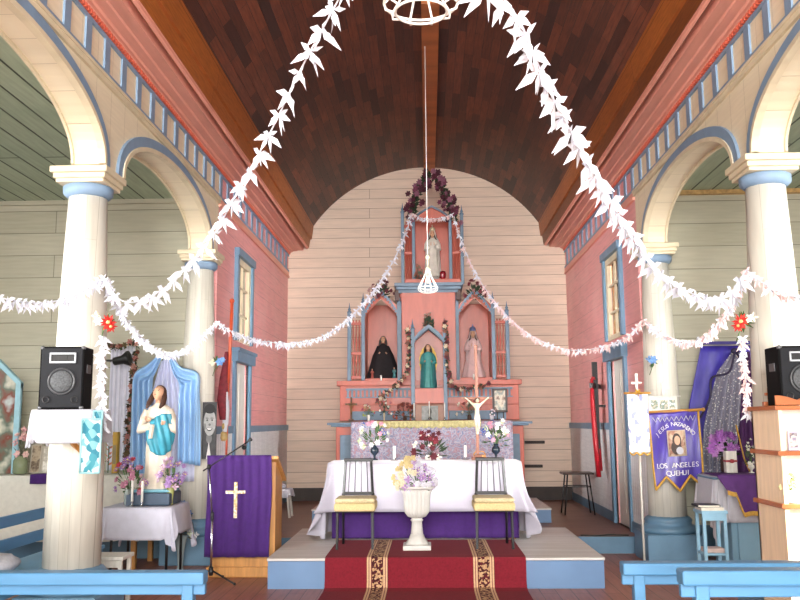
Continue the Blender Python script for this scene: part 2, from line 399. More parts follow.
# ridge beam and the side planks that close the vault
for i, (y0, y1, w) in enumerate(((-4, 8.1, .2), (8.55, YB, .2))):
    MB().bbox((.08 - w / 2, y0, 5.93), (.08 + w / 2, y1, 6.05), .006).build('trim_%d' % (2 + i), ORANGE, **S)
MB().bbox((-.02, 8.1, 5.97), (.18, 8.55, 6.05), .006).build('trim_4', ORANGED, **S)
for sx, nm in ((-1, 'left'), (1, 'right')):
    b = MB(); b.prism([(sx * 2.08, 4.59), (sx * 2.05, 4.8), (sx * 2.12, 4.8), (sx * 2.15, 4.59)], -4, YB); b.build('ceiling_plank_' + nm, ORANGED if sx > 0 else ORANGE, **S)  # right plank coloured brown to stand for a board in shade
    b = MB(); b.prism([(sx * 2.03, 4.74), (sx * 2.0, 4.99), (sx * 2.12, 5.05), (sx * 2.12, 4.74)], -4, YB); b.build('ceiling_beam_' + nm, ORANGE, **S)
    # cornice: stepped pink profile
    prof = [(2.60, 4.50), (2.415, 4.50), (2.405, 4.51), (2.38, 4.51), (2.37, 4.53), (2.29, 4.53), (2.28, 4.545), (2.18, 4.54), (2.165, 4.66), (2.12, 4.555), (2.105, 4.58), (2.085, 4.58), (2.085, 4.63), (2.60, 4.67)]
    b = MB(); b.prism([(sx * x, z) for x, z in prof], -4, YB); b.build('trim_cornice_' + nm, PINK, **S)
    b = MB(); y = 0.0
    while y < YB - .04: b.box((min(sx*2.447, sx*2.41), y, 4.468), (max(sx*2.447, sx*2.41), y + .028, 4.502)); y += .05
    b.build('trim_dentils_' + nm, RED_D, **S)
    # ladder frieze
    b = MB()
    def slab(x0, x1, y0, y1, z0, z1): b.box((min(sx*x0, sx*x1), y0, z0), (max(sx*x0, sx*x1), y1, z1))
    slab(2.43, XW, -4, YB, 4.155, 4.185); slab(2.43, XW, -4, YB, 4.435, 4.465)
    y = 5.735 - .365 * 20
    while y < YB - .05:
        if y > -4: slab(2.434, XW, y, y + .1, 4.18, 4.44)
        y += .365
    b.build('trim_frieze_' + nm, BLUE, **S)
    MBs = MB(); b = MBs; slab(2.425, XW, -4, YC, 4.085, 4.15); slab(2.415, XW, -4, YC, 4.125, 4.15)
    b.build('trim_moulding_' + nm, CREAM2, **S)
    b = MB(); slab(2.42, XW, YC, YB, 4.05, 4.08); slab(2.43, XW, YC, YB, 4.08, 4.15); b.build('trim_redmoulding_' + nm, PINK, **S)
    # arcade wall with basket arches
    HS = 1.405; ZS = 3.46; RISE = .52; XF = XW; XBk = 2.69
    prof = []                       # underside line along Y
    def arch(yc):
        return [(yc - .04 - HS * math.cos(PI * k / 32), ZS + RISE * math.sin(PI * k / 32) ** .92) for k in range(33)]
    line = [(-4, ZS)]
    for yc in (-1.6, 1.6, 4.8, 8.0): line += arch(yc)
    line += [(YC, ZS)]
    b = MB()
    for x in (XF, XBk):
        for (ya, za), (yb_, zb) in zip(line, line[1:]):
            if yb_ - ya > 1e-5: b.add([(sx*x, ya, za), (sx*x, yb_, zb), (sx*x, yb_, 4.66), (sx*x, ya, 4.66)], [(0, 1, 2, 3)])
    for (ya, za), (yb_, zb) in zip(line, line[1:]):
        b.add([(sx*XF, ya, za), (sx*XF, yb_, zb), (sx*XBk, yb_, zb), (sx*XBk, ya, za)], [(0, 1, 2, 3)])
    b.build('wall_arcade_' + nm, ARCHM, **S)
    # blue band and thin cream beads round each arch
    for yc in (1.6, 4.8, 8.0):
        b = MB(); pts = arch(yc); n = len(pts)
        def rim(o0, o1, x0, x1):
            secs = []
            for k in range(n):
                t = Vector((pts[min(k+1, n-1)][0] - pts[max(k-1, 0)][0], pts[min(k+1, n-1)][1] - pts[max(k-1, 0)][1])).normalized()
                if k in (0, n - 1): t = Vector((0, 1 if k == 0 else -1))
                nn = Vector((-t.y, t.x)); q = Vector(pts[k])
                a_, c_ = q + nn * o0, q + nn * o1
                secs.append([(sx*x0, a_.x, a_.y), (sx*x1, a_.x, a_.y), (sx*x1, c_.x, c_.y), (sx*x0, c_.x, c_.y)])
            b.loft(secs, smooth=False)
        rim(.02, .105, XW, 2.425); b.build('trim_arch_' + nm, BLUE, **S)
        b = MB(); rim(-.02, .018, XW + .02, 2.415); rim(-.025, 0, 2.66, 2.68); b.build('trim_archbead_' + nm, CREAM2, **S)
    # pink chancel wall with a door and a window over it
    d0, d1 = (10.72, 11.55) if sx < 0 else (10.6, 11.45)
    b = MB(); zt = 2.28
    def wl(y0, y1, z0, z1): b.box((min(sx*XW, sx*(XW+.15)), y0, z0), (max(sx*XW, sx*(XW+.15)), y1, z1))
    w0, w1 = 2.55, 3.64
    wl(YC, d0, 0, 4.66); wl(d1, YB, 0, 4.66); wl(d0, d1, zt, w0); wl(d0, d1, w1, 4.66); wl(d0, d1, 0, ZC)
    b.build('wall_' + nm, BOARD_PINK, **S)
    # wainscot, rail, skirting
    b = MB()
    for y0, y1 in ((YC + .02, d0 - .1), (d1 + .1, YB)):
        slab(2.435, XW, y0, y1, ZC + .1, 1.38)
    b.build('trim_wainscot_' + nm, WAINS, **S)
    b = MB()
    for y0, y1 in ((YC + .02, d0 - .1), (d1 + .1, YB)):
        slab(2.415, XW, y0, y1, 1.38, 1.47); slab(2.42, XW, y0, y1, ZC, ZC + .13)
    b.build('baseboard_' + nm, BASEB, **S)
    # door
    k = 1 if sx < 0 else 2
    b = MB(); slab(2.41, 2.47, d0 - .09, d0, ZC, zt + .08); slab(2.41, 2.47, d1, d1 + .09, ZC, zt + .08)
    slab(2.37, 2.47, d0 - .13, d1 + .13, zt, zt + .13); slab(2.35, 2.47, d0 - .15, d1 + .15, zt + .13, zt + .17)
    fr = b.build('door_%d' % k, BASEB, **S)
    b = MB(); slab(2.49, 2.53, d0, d1, ZC, zt)
    for zz0, zz1 in ((.35, 1.1), (1.22, 2.15)):
        for q0, q1 in ((d0 + .09, (d0 + d1) / 2 - .04), ((d0 + d1) / 2 + .04, d1 - .09)): slab(2.482, 2.5, q0, q1, zz0, zz1)
    b.build('door_leaf', WHITEP, fr)
    b = MB(); b.xf(Matrix.Translation((sx * 2.46, d1 - .1 if sx < 0 else d0 + .1, 1.18))); b.ball((0, 0, 0), .03); b.tube([(0, 0, 0), (sx * .04, 0, 0)], .012); b.build('door_handle', BLACK, fr)
    # window: blue casing, cream sash, panes coloured as if lit by a room behind
    b = MB(); slab(2.40, 2.47, d0 - .09, d0, w0, w1 + .08); slab(2.40, 2.47, d1, d1 + .09, w0, w1 + .08); slab(2.38, 2.47, d0 - .1, d1 + .1, w1, w1 + .1)
    wf = b.build('window_%d' % k, BASEB, **S)
    b = MB(); slab(2.43, 2.48, d0, d0 + .1, w0, w1); slab(2.43, 2.48, d1 - .1, d1, w0, w1); slab(2.43, 2.48, d0 + .1, d1 - .1, w1 - .08, w1); slab(2.43, 2.48, d0 + .1, d1 - .1, w0, w0 + .06)
    for q in (1, 2): slab(2.45, 2.48, d0 + .1, d1 - .1, w0 + q * .36 - .015, w0 + q * .36 + .015)
    slab(2.45, 2.48, (d0 + d1) / 2 - .015, (d0 + d1) / 2 + .015, w0, w1)
    b.build('window_sash', CREAM2, wf)
    b = MB(); slab(2.49, 2.50, d0 + .08, d1 - .08, w0, w1)
    b.build('window_pane', mat('window_pane_left', 'c5bfa9', .15, .1, 3) if sx < 0 else blotch('window_pane_right', ['b9773f', '5b3c28', 'c48a52', '7d8f84'], 2.2, .12, kind='noise'), wf)
    # aisle: end wall, skirting, ceiling, outer wall
    b = MB(); b.box((min(sx*2.6, sx*XO), YE, 0), (max(sx*2.6, sx*XO), YE + .1, ZA + .05)); b.build('wall_end_' + nm, BOARD_END, **S)
    b = MB(); b.box((min(sx*2.76, sx*XO), YE - .03, 0), (max(sx*2.76, sx*XO), YE, .34)); b.build('baseboard_end_' + nm, BASEB, **S)
    b = MB(); b.box((min(sx*2.75, sx*XO), -4, ZA), (max(sx*2.75, sx*XO), YE + .1, ZA + .08)); b.build('ceiling_' + nm, BOARD_GREEN, **S)
    b = MB(); b.box((min(sx*2.76, sx*XO), YE - .06, ZA - .05), (max(sx*2.76, sx*XO), YE, ZA)); b.build('trim_end_' + nm, BOARD_END if sx < 0 else mat('raw_pine', 'c9a46a', .6, .2, 20), **S)
    b = MB(); xo0, xo1 = min(sx*XO, sx*(XO+.15)), max(sx*XO, sx*(XO+.15))
    if sx > 0:
        g0, g1, h0, h1 = 2.55, 3.3, 1.5, 3.0  # slit added in the unseen wall to narrow the sunbeam onto the shelf stand
        b.box((xo0, -4, 0), (xo1, g0, 4.3)); b.box((xo0, g1, 0), (xo1, YE + .1, 4.3)); b.box((xo0, g0, 0), (xo1, g1, h0)); b.box((xo0, g0, h1), (xo1, g1, 4.3))
    else: b.box((xo0, -4, 0), (xo1, YE + .1, 4.3))
    b.build('wall_outer_' + nm, BOARD_END, **S)

# ------------------------------------------------------------------ columns
SHAFT = planks('column_white_boards', 'dad7cd', 'd1cdc1', 'a8a394', .07, 2.9, 'Z', 'X', gap=.0012, wear=.14, wearcol='c9c2b0', rough=.45, shift=(0, .3), bump=.15)
def column(x, y, label):
    t = thing('column', (x, y, 0), label, 'column', 'columns between the nave and the aisles')
    b = MB(); c = (x, y, 0)
    b.lathe([(.205, .46), (.20, 1.2), (.176, 2.3), (.142, 3.30)], c, 16); b.build('shaft', SHAFT, t)
    b = MB(); b.bbox((x-.30, y-.30, 0), (x+.30, y+.30, .30), .012)
    b.lathe([(.29, .30), (.30, .33), (.29, .37), (.25, .38), (.245, .41), (.255, .43), (.23, .46), (.2, .475)], c, 32); b.build('base', BASEB, t)
    b = MB(); b.lathe([(.15, 3.25), (.165, 3.26), (.185, 3.28), (.188, 3.33), (.165, 3.345)], c, 32); b.build('neck_ring', BLUE, t)
    b = MB()
    for h, z0, z1 in ((.185, 3.34, 3.37), (.2, 3.37, 3.41), (.22, 3.41, 3.46)): b.bbox((x-h, y-h, z0), (x+h, y+h, z1), .006)
    b.build('capital', CREAM2, t); return t
c0 = column(-2.64, 6.4, 'white round column carrying the speaker on the left of the nave')
for x, y, l in ((2.6, 6.4, 'white round column behind the right speaker and wooden shelf stand'), (-2.6, 9.6, 'farther left white column beside the purple lectern, with black and white portrait'),
                (2.6, 9.6, 'farther right white column behind the purple procession banner')):
    copy_tree(c0, (x, y, 0), label=l)
for x, l in ((-2.6, 'near left white column towards the entrance'), (2.6, 'near right white column towards the entrance')): copy_tree(c0, (x, 3.2, 0), label=l)
# ================================================================== BUILDERS OF REPEATED KINDS
def vlerp(a, b, t): return Vector(a) * (1 - t) + Vector(b) * t
def drape(mb, cx, cy, hx, hy, zt, drop, amp=.03, flare=.05, folds=5, seed=0, n=96, m=10, corner=.0):
    "tablecloth: flat top, hanging sides with folds. drop(theta)->length"
    rnd = random.Random(seed); ph = [rnd.uniform(0, 6.28) for _ in range(4)]
    per = []
    for k in range(n):
        t = 2 * PI * k / n; c, s_ = math.cos(t), math.sin(t); e = .12
        x = (abs(c) ** e) * (1 if c > 0 else -1); y = (abs(s_) ** e) * (1 if s_ > 0 else -1)
        per.append((x, y, t))
    rings = []
    for q in (0.0, .5, .97, 1.0): rings.append([(cx + x * hx * q, cy + y * hy * q, zt) for x, y, t in per])
    for j in range(1, m + 1):
        f = j / m; ring = []
        for x, y, t in per:
            w = math.sin(folds * t * 2 + ph[0]) * .6 + math.sin(folds * t * 3.3 + ph[1]) * .4
            d = drop(t); nx, ny = x * (abs(x) > .9), y * (abs(y) > .9)
            ln = math.hypot(nx, ny) or 1
            o = (flare * f + amp * f * w) * (1 + corner * (ln > 1.2) * f)
            ring.append((cx + x * hx + nx / ln * (o + .006), cy + y * hy + ny / ln * (o + .006), zt - d * f))
        rings.append(ring)
    mb.loft(rings, caps=False); return mb
def curtain(mb, x0, x1, y, z0, z1, folds=6, amp=.03, topx=None, nu=60, nv=16, seed=0, hem=0, ytop=0):
    rnd = random.Random(seed); p = rnd.uniform(0, 6)
    a0, a1 = topx or (x0, x1)
    def f(u, v):
        xa = x0 + (x1 - x0) * u; xb = a0 + (a1 - a0) * u; x = xa + (xb - xa) * v
        return (x, y + ytop * v + amp * (1 - .3 * v) * (math.sin(folds * 2 * PI * u + p + v * 1.1) + .35 * math.sin(folds * 4.6 * PI * u + 2 * p)), z0 + (z1 - z0) * v + hem * math.sin(u * PI * 4) * (1 - v))
    mb.grid(f, nu, nv); return mb
def bloom_mesh(mb, r, kind='rose', mi=0, mi2=1):
    mb.cur = mi
    if kind == 'rose':
        for ring, (k, el, q) in enumerate(((6, 15, 1), (5, 45, .75), (4, 70, .5))):
            for i in range(k):
                a = 2 * PI * i / k + ring * .5; e = R(el)
                d = Vector((math.cos(a) * math.cos(e), math.sin(a) * math.cos(e), math.sin(e)))
                mb.blade((0, 0, 0), d * r * q + Vector((0, 0, r * .2)), r * .9 * q, r * .22)
        mb.ball((0, 0, r * .3), r * .3, 6, 4)
    elif kind == 'star':
        for i in range(12):
            a = 2 * PI * i / 12; e = R(10 + 25 * (i % 2))
            mb.blade((0, 0, 0), (math.cos(a) * math.cos(e) * r, math.sin(a) * math.cos(e) * r, math.sin(e) * r), r * .36, r * .06)
        mb.cur = mi2; mb.ball((0, 0, r * .12), r * .25, 6, 4)
    elif kind == 'lily':
        for i in range(6):
            a = 2 * PI * i / 6
            mb.blade((0, 0, 0), (math.cos(a) * r, math.sin(a) * r, r * (.5 if i % 2 else .25)), r * .5, r * .15)
        mb.cur = mi2; mb.ball((0, 0, r * .2), (r * .13, r * .13, r * .3), 6, 4)
    else:
        for i in range(4):
            a = 2 * PI * i / 4
            mb.blade((0, 0, 0), (math.cos(a) * r, math.sin(a) * r, r * .5), r * .8, r * .2)
    mb.cur = 0; return mb
_bl = {}
CENTER = mat('flower_center', 'e8d38a', .7)
def bloom_obj(parent, pos, r, kind, col, direction=(0, -1, 0), name='bloom'):
    key = (kind, col)
    if key not in _bl:
        b = bloom_mesh(MB(), 1.0, kind); me_o = b.build('source', [mat('petal_' + col, col, .7, .12, 3), CENTER]); _bl[key] = me_o.data
        bpy.data.objects.remove(me_o)
    o = bpy.data.objects.new(name, _bl[key]); COL.objects.link(o); o.parent = parent
    off = Vector((0, 0, 0)); p = parent
    while p is not None: off += p.location; p = p.parent
    o.location = Vector(pos) - off; o.scale = (r, r, r)
    o.rotation_euler = Vector(direction).to_track_quat('Z', 'Y').to_euler(); return o
def vase_mesh(b, c, r, h, kind='tall'):
    pr = {'tall': [(.55, 0), (.6, .05), (.5, .12), (.62, .45), (.8, .7), (.6, .88), (.75, 1)],
          'jar': [(.8, 0), (1, .08), (1, .75), (.8, .86), (.85, 1)],
          'flare': [(.5, 0), (.55, .04), (.35, .15), (.5, .5), (.8, .85), (1, 1)],
          'foot': [(.8, 0), (.8, .05), (.25, .12), (.3, .3), (.95, .5), (.9, .72), (.45, .88), (.6, 1)]}[kind]
    b.lathe([(q * r, z * h) for q, z in pr], c, 20); return b
def bouquet(name, base, vr, vh, vkind, vmat, spread, height, blooms, label, cat='flowers', group=None, leaves=26, r=.04, seed=1, leafm=None, squash=.7, droop=0, front=True):
    "vase of flowers standing at base; blooms: [(kind, colour, count)]"
    rnd = random.Random(seed); base = Vector(base)
    t = thing(name, base, label, cat, group)
    if vmat: vase_mesh(MB(), base, vr, vh, vkind).build('vase', vmat, t)
    top = base + Vector((0, 0, vh))
    cen = top + Vector((0, 0, height * .5)); f = MB()
    for i in range(leaves):
        a = rnd.uniform(0, 2 * PI); e = rnd.uniform(-.25, 1.3)
        d = Vector((math.cos(a) * math.cos(e) * spread, math.sin(a) * math.cos(e) * spread * squash, math.sin(e) * height * .95 + height * .05))
        tip = top + d * rnd.uniform(.7, 1.05); mid = top + d * .45
        f.blade(mid, tip, max(.016, r * .8)); 
        if i % 2 == 0: f.tube([top - Vector((0, 0, vh * .4)), top + d * .2 + Vector((0, 0, height * .1)), mid], .0022, 5)
    f.build('foliage', leafm or LEAF, t)
    for kind, col, n, *arc in blooms:
        for i in range(n):
            for _ in range(8):
                a = rnd.uniform(0, 2 * PI) if not front else rnd.uniform(PI * .95, PI * 2.05) if not arc else PI + PI * rnd.uniform(*arc[0]); e = rnd.uniform(-.2, 1.45)
                d = Vector((math.cos(a) * math.cos(e) * spread, math.sin(a) * math.cos(e) * spread * squash, math.sin(e) * height))
                break
            p = top + d * rnd.uniform(.72, 1.0) + Vector((0, 0, height * .08))
            dd = (d.normalized() + Vector((0, -.8, .1))).normalized()
            bloom_obj(t, p, r * rnd.uniform(.8, 1.25), kind, col, dd)
    return t
def flower_string(name, path, label, cols, r=.03, step=.05, cat='flower garland', group=None, seed=3, kind='rose', jitter=.02, leafm=None, leafn=2):
    "garland of small flowers and leaves along a path"
    rnd = random.Random(seed); pts = catmull(path, 10); t = thing(name, pts[0], label, cat, group)
    f = MB(); f.tube(pts, .004, 5); L = 0; last = pts[0]; k = 0
    spots = []
    for a, b_ in zip(pts, pts[1:]):
        L += (b_ - a).length
        if L >= step: spots.append(b_); L = 0
    for p in spots:
        for _ in range(leafn):
            d = Vector((rnd.uniform(-1, 1), rnd.uniform(-1, -.1), rnd.uniform(-1, 1))).normalized()
            f.blade(p, p + d * r * 1.7, r * .9)
    f.build('leaves', leafm or LEAFD, t)
    for i, p in enumerate(spots[:98]):
        q = p + Vector((rnd.uniform(-1, 1), rnd.uniform(-1, 0), rnd.uniform(-1, 1))) * jitter
        bloom_obj(t, q, r * rnd.uniform(.7, 1.15), kind, cols[i % len(cols)], (rnd.uniform(-.5, .5), -1, rnd.uniform(-.4, .5)))
    return t
def candle(base, h, r, label, group=None, holder=True, col='f6f4ee', lit=False):
    base = Vector(base); t = thing('candle', base, label, 'candle', group)
    hb = 0
    if holder:
        hb = h * .18
        MB().lathe([(r*2.4, 0), (r*2.4, .004), (r*.8, hb*.25), (r*.7, hb*.7), (r*1.6, hb*.9), (r*1.6, hb)], base, 14).build('candle_holder', CHROME, t)
    MB().lathe([(r, hb), (r, h*.98), (r*.7, h)], base, 12).build('wax', mat('wax_' + col, col, .5, .05), t)
    MB().tube([base + Vector((0, 0, h)), base + Vector((.001, 0, h + .012))], .0012, 5).build('wick', BLACK, t)
    return t

# ---- robed statues ------------------------------------------------
def head_mesh(b, c, h, tilt=0, yaw=0, mats=(0, 1, 2)):
    "head of height h facing -y: jaw, nose, eyes, mouth, ears"
    M0 = b.M.copy(); b.xf(M0 @ Matrix.Translation(Vector(c)) @ Matrix.Rotation(yaw, 4, 'Z') @ Matrix.Rotation(tilt, 4, 'X'))
    w = h * .36; d = h * .42; z = h * .5
    def df(q, dr):
        if q.z < 0: k = 1 - .38 * (-q.z / z) ** 1.5; q = Vector((q.x * k, q.y * (.93 if q.y > 0 else 1), q.z))
        if q.y < 0 and abs(dr.x) < .28 and -.35 < dr.z < .12: q.y -= h * .05 * (1 - abs(dr.x) / .28)
        return q
    b.cur = mats[0]; b.ball((0, 0, 0), (w, d, z), 18, 14, df)
    b.ball((0, -d * 1.05, -h * .06), (h * .045, h * .07, h * .09), 8, 6)
    for s in (-1, 1): b.ball((s * w * .98, 0, -h * .03), (h * .03, h * .06, h * .09), 8, 5)
    b.cur = mats[1]
    for s in (-1, 1):
        b.ball((s * h * .14, -d * .9, h * .03), (h * .055, h * .03, h * .03), 8, 5)
        b.tube([(s * h * .07, -d * .97, h * .1), (s * h * .14, -d * .95, h * .125), (s * h * .22, -d * .82, h * .1)], h * .014, 5)
    b.cur = mats[2]; b.ball((0, -d * .94, -h * .24), (h * .085, h * .035, h * .026), 8, 5)
    b.cur = 0; b.xf(M0)
RED = mat('lip_red', 'a8483e', .5); EYE_D = mat('eye_dark', '2a1c18', .3)
def ring(z, rx, ry, cx=0, cy=0, n=40, amp=0, folds=9, ph=0):
    return [(cx + rx * (1 + amp * math.cos(folds * 2 * PI * k / n + ph)) * math.cos(2 * PI * k / n),
             cy + ry * (1 + amp * math.cos(folds * 2 * PI * k / n + ph)) * math.sin(2 * PI * k / n), z) for k in range(n)]
def hand_mesh(b, wrist, d, up, s):
    "small hand: palm and five fingers, s = hand length"
    d = Vector(d).normalized(); u = Vector(up); u = (u - d * u.dot(d)).normalized(); x = d.cross(u); w = Vector(wrist)
    b.loft([[w + d * s * t + x * math.cos(a) * s * wd + u * math.sin(a) * s * .1 for a in [k * PI / 4 for k in range(8)]] for t, wd in ((0, .13), (.2, .2), (.5, .22))])
    for i, l in enumerate((.38, .46, .43, .34)):
        o = x * s * (-.165 + .11 * i); p = w + d * s * .48 + o
        b.tube([p, p + d * s * l * .55 + u * s * .015, p + d * s * l + u * s * -.04], [s * .055, s * .05, s * .035], 6)
    p = w + d * s * .18 - x * s * .2
    b.tube([p, p + d * s * .18 - x * s * .12, p + d * s * .36 - x * s * .1], [s * .06, s * .055, s * .04], 6)
def statue(name, base, H, label, robe, mantle=None, hair='3a2620', prof=None, tilt=0, yaw=0, pose='pray', veil=None, crown=None, plinth=None,
           skin=SKIN, ph=0, cat='statue', mwidth=1.0, hemgold=False, lean=0, halo=None, wreath=None):
    base = Vector(base); t = thing(name, base, label, cat)
    T = Matrix.Translation(base); z0 = 0
    if plinth:
        pm, pw, phh = plinth; b = MB(); b.xf(T); b.bbox((-pw, -pw * .75, 0), (pw, pw * .75, phh), .004); b.bbox((-pw * .85, -pw * .63, phh), (pw * .85, pw * .63, phh * 1.25), .004)
        b.build('plinth', pm, t); z0 = phh * 1.25
    T = Matrix.Translation(base + Vector((0, 0, z0))); h = H - z0
    pr = prof or [(0, .15, .12), (.03, .155, .125), (.2, .125, .105), (.4, .108, .09), (.52, .098, .08), (.6, .092, .07), (.68, .105, .075), (.75, .118, .07), (.79, .11, .06), (.815, .07, .045), (.835, .035, .035)]
    b = MB(); b.xf(T); b.loft([ring(z * h, rx * h, ry * h, cx=lean * h * math.sin(z * 3), amp=.085 * max(0, 1 - z * 1.1), folds=9, ph=ph + z * 1.5) for z, rx, ry in pr])
    # sleeves
    sh = .765 * h; hands = []
    poses = {'pray': ((-.14, -.02, .60), (-.03, -.115, .66)), 'cross': ((-.155, -.03, .585), (.045, -.105, .655)), 'open': ((-.15, -.05, .58), (-.17, -.14, .53)),
             'hold': ((-.145, -.02, .58), (-.09, -.13, .6)), 'down': ((-.145, 0, .58), (-.14, -.06, .43))}
    el, wr = poses[pose]
    for s in (-1, 1):
        E = Vector((-s * el[0], el[1] - .0, el[2])) * h; W = Vector((-s * wr[0], wr[1] - (.012 * (s > 0)), wr[2] + (.02 * s if pose == 'cross' else 0))) * h
        b.tube([(s * .1 * h, 0, sh), (s * .125 * h, -.01 * h, .7 * h), tuple(E), tuple(E * .35 + W * .65)], [.042 * h, .046 * h, .05 * h, .042 * h], 12)
        hands.append((W, (W - E).normalized(), s))
    b.build('robe', robe, t)
    b = MB(); b.xf(T); b.tube([(0, 0, .80 * h), (0, -.005 * h, .87 * h)], [.035 * h, .03 * h], 12)
    head_mesh(b, (0, -.012 * h, .925 * h), .15 * h, tilt, yaw); b.build('head', [skin, EYE_D, RED], t)
    for W, d, s in hands:
        b = MB(); b.xf(T); hand_mesh(b, W - d * .01 * h, d if pose != 'pray' else Vector((-s * .1, -.25, 1)), (0, -1, .2) if pose != 'pray' else (s, -.2, 0), .085 * h)
        b.build('hand', skin, t)
    if hair:
        b = MB(); b.xf(T @ Matrix.Translation((0, .0, .925 * h)) @ Matrix.Rotation(yaw, 4, 'Z') @ Matrix.Rotation(tilt, 4, 'X'))
        def hd(q, d):
            if d.y < -.25 and d.z < .62: q.y = max(q.y, -.012 * h); q.x *= 1.03
            return q
        b.ball((0, .006 * h, .012 * h), (.062 * h, .068 * h, .076 * h), 18, 12, hd)
        for s in (-1, 1):
            b.tube([(s * .052 * h, .0, .03 * h), (s * .066 * h, .0, -.04 * h), (s * .075 * h, -.012 * h, -.11 * h), (s * .07 * h, -.04 * h, -.17 * h)], [.018 * h, .026 * h, .026 * h, .01 * h], 8)
        b.build('hair', mat('hair_' + hair, hair, .6, .2, 60), t)
    def shell(zs, m, nm, a0, k=1.12, cy=0.0, amp=.05):
        b = MB(); b.xf(T); n = 30; zz = [p for p in zs]
        def f(u, v):
            i = v * (len(zz) - 1); j = min(int(i), len(zz) - 2); q = i - j
            z, rx, ry = [zz[j][c] * (1 - q) + zz[j+1][c] * q for c in range(3)]
            a = -PI / 2 + a0 + (2 * PI - 2 * a0) * u
            w = 1 + amp * math.cos(a * 9 + z * 3) * (1 - z)
            return (rx * h * k * w * math.cos(a), cy * h + ry * h * k * w * math.sin(a), z * h)
        b.grid(f, 44, 18); return b.build(nm, m, t, solid=.008 * h)
    if veil:
        shell([(.02, .155 * mwidth, .13), (.3, .14 * mwidth, .12), (.55, .13 * mwidth, .1), (.72, .125, .09), (.8, .11, .085), (.85, .075, .08), (.93, .066, .08), (.985, .05, .062), (1.005, .012, .015)], veil, 'veil', R(48))
    elif mantle:
        shell([(.02, .165 * mwidth, .14), (.3, .15 * mwidth, .125), (.55, .135 * mwidth, .1), (.7, .125, .085), (.79, .112, .07), (.82, .07, .055)], mantle, 'mantle', R(42))
    if crown:
        b = MB(); b.xf(T); b.lathe([(.05 * h, .985 * h), (.055 * h, 1.0 * h), (.06 * h, 1.02 * h), (.045 * h, 1.06 * h), (.01 * h, 1.085 * h)], (0, 0, 0), 16, flute=.12, fn=8)
        b.tube([(0, 0, 1.08 * h), (0, 0, 1.13 * h)], .006 * h, 6); b.tube([(-.015 * h, 0, 1.11 * h), (.015 * h, 0, 1.11 * h)], .005 * h, 6); b.build('crown', crown, t)
    if halo:
        b = MB(); b.xf(T); n = 36
        poly = [(.2 * h * math.cos(2*PI*k/n) * (1 + .06 * (k % 2)), .62 * h + .36 * h * math.sin(2*PI*k/n) * (1 + .05 * (k % 2))) for k in range(n)]
        b.prism(poly, .075 * h, .09 * h, 'y'); b.build('halo', halo, t)
    return t

# ---- paper garlands ------------------------------------------------
def tassel_data(name, seed, m, L=1.0, nb=8):
    rnd = random.Random(seed); b = MB()
    for i in range(nb):
        a = 2 * PI * i / nb + rnd.uniform(-.3, .3); e = R(rnd.uniform(-80, -35)) if i % 3 else R(rnd.uniform(-20, 25))
        l = L * rnd.uniform(.7, 1.05) * (1 if i % 3 else .6)
        d = Vector((math.cos(a) * math.cos(e), math.sin(a) * math.cos(e), math.sin(e)))
        b.blade((0, 0, 0), d * l, L * .3, L * .08, Vector((math.sin(a), -math.cos(a), .2)))
    o = b.build('source', m); d = o.data; bpy.data.objects.remove(o); return d
TAS = [tassel_data('t', i, PAPER) for i in range(5)]
TASP = [tassel_data('t', i + 9, PAPERP) for i in range(3)]
def paper_garland(path, label, step, size, group='white paper garlands', pink=False, seed=0, nmax=98):
    rnd = random.Random(seed); pts = catmull(path, 14); t = thing('paper_garland', pts[0], label, 'paper garland', group)
    MB().tube(pts, .005, 5).build('string', PAPER, t); off = pts[0]
    L = step; n = 0; rest = MB(); tot = len(pts)
    for i, (a, b_) in enumerate(zip(pts, pts[1:])):
        seg = (b_ - a).length; x = 0
        while L + seg - x >= step:
            x += step - L; L = 0
            p = a + (b_ - a) * (x / seg); n += 1; s = size * rnd.uniform(.8, 1.15)
            rz = rnd.uniform(0, 6.28)
            if n <= nmax:
                o = bpy.data.objects.new('tassel', (TASP if pink and rnd.random() < .6 else TAS)[rnd.randrange(3)]); COL.objects.link(o); o.parent = t
                o.location = p - off; o.scale = (s, s, s); o.rotation_euler = (rnd.uniform(-.2, .2), rnd.uniform(-.2, .2), rz)
        L += seg - x
    return t
# ================================================================== CENTRE OF THE NAVE
PLANKW = planks('white_platform_boards', 'd6d4d1', 'cbc7c3', '9d968e', .13, 2.4, 'X', 'Y', gap=.004, wear=.2, wearcol='b9b1a8', rough=.5)
# platform, with blue sides
t = thing('platform', (0.07, 8.0, 0), 'low wide altar platform with blue sides and worn white boards on top', 'platform')
PX0 = PZ(268, 558, .275).x; PX1 = PZ(605, 558, .275).x
b = MB(); b.box((PX0, 8.02, 0), (PX1, 10.2, .25)); b.build('platform_side', mat('platform_blue', '6586ae', .45, .06, 3), t)
b = MB(); b.bbox((PX0 - .005, 7.995, .25), (PX1 + .005, 10.21, .275), .004); b.build('platform_top', PLANKW, t)
PT = .275
t = thing('altar_step', (0.03, 11.5, ZC), 'blue step on which the altarpiece stands', 'step')
b = MB(); b.box((-1.55, 11.5, ZC), (1.60, 13.05, .345)); b.build('riser', mat('platform_blue', '8cc0e6'), t)
b = MB(); b.bbox((-1.56, 11.49, .345), (1.61, 13.06, .365), .004); b.build('tread', PLANKW, t)
ZP = .365
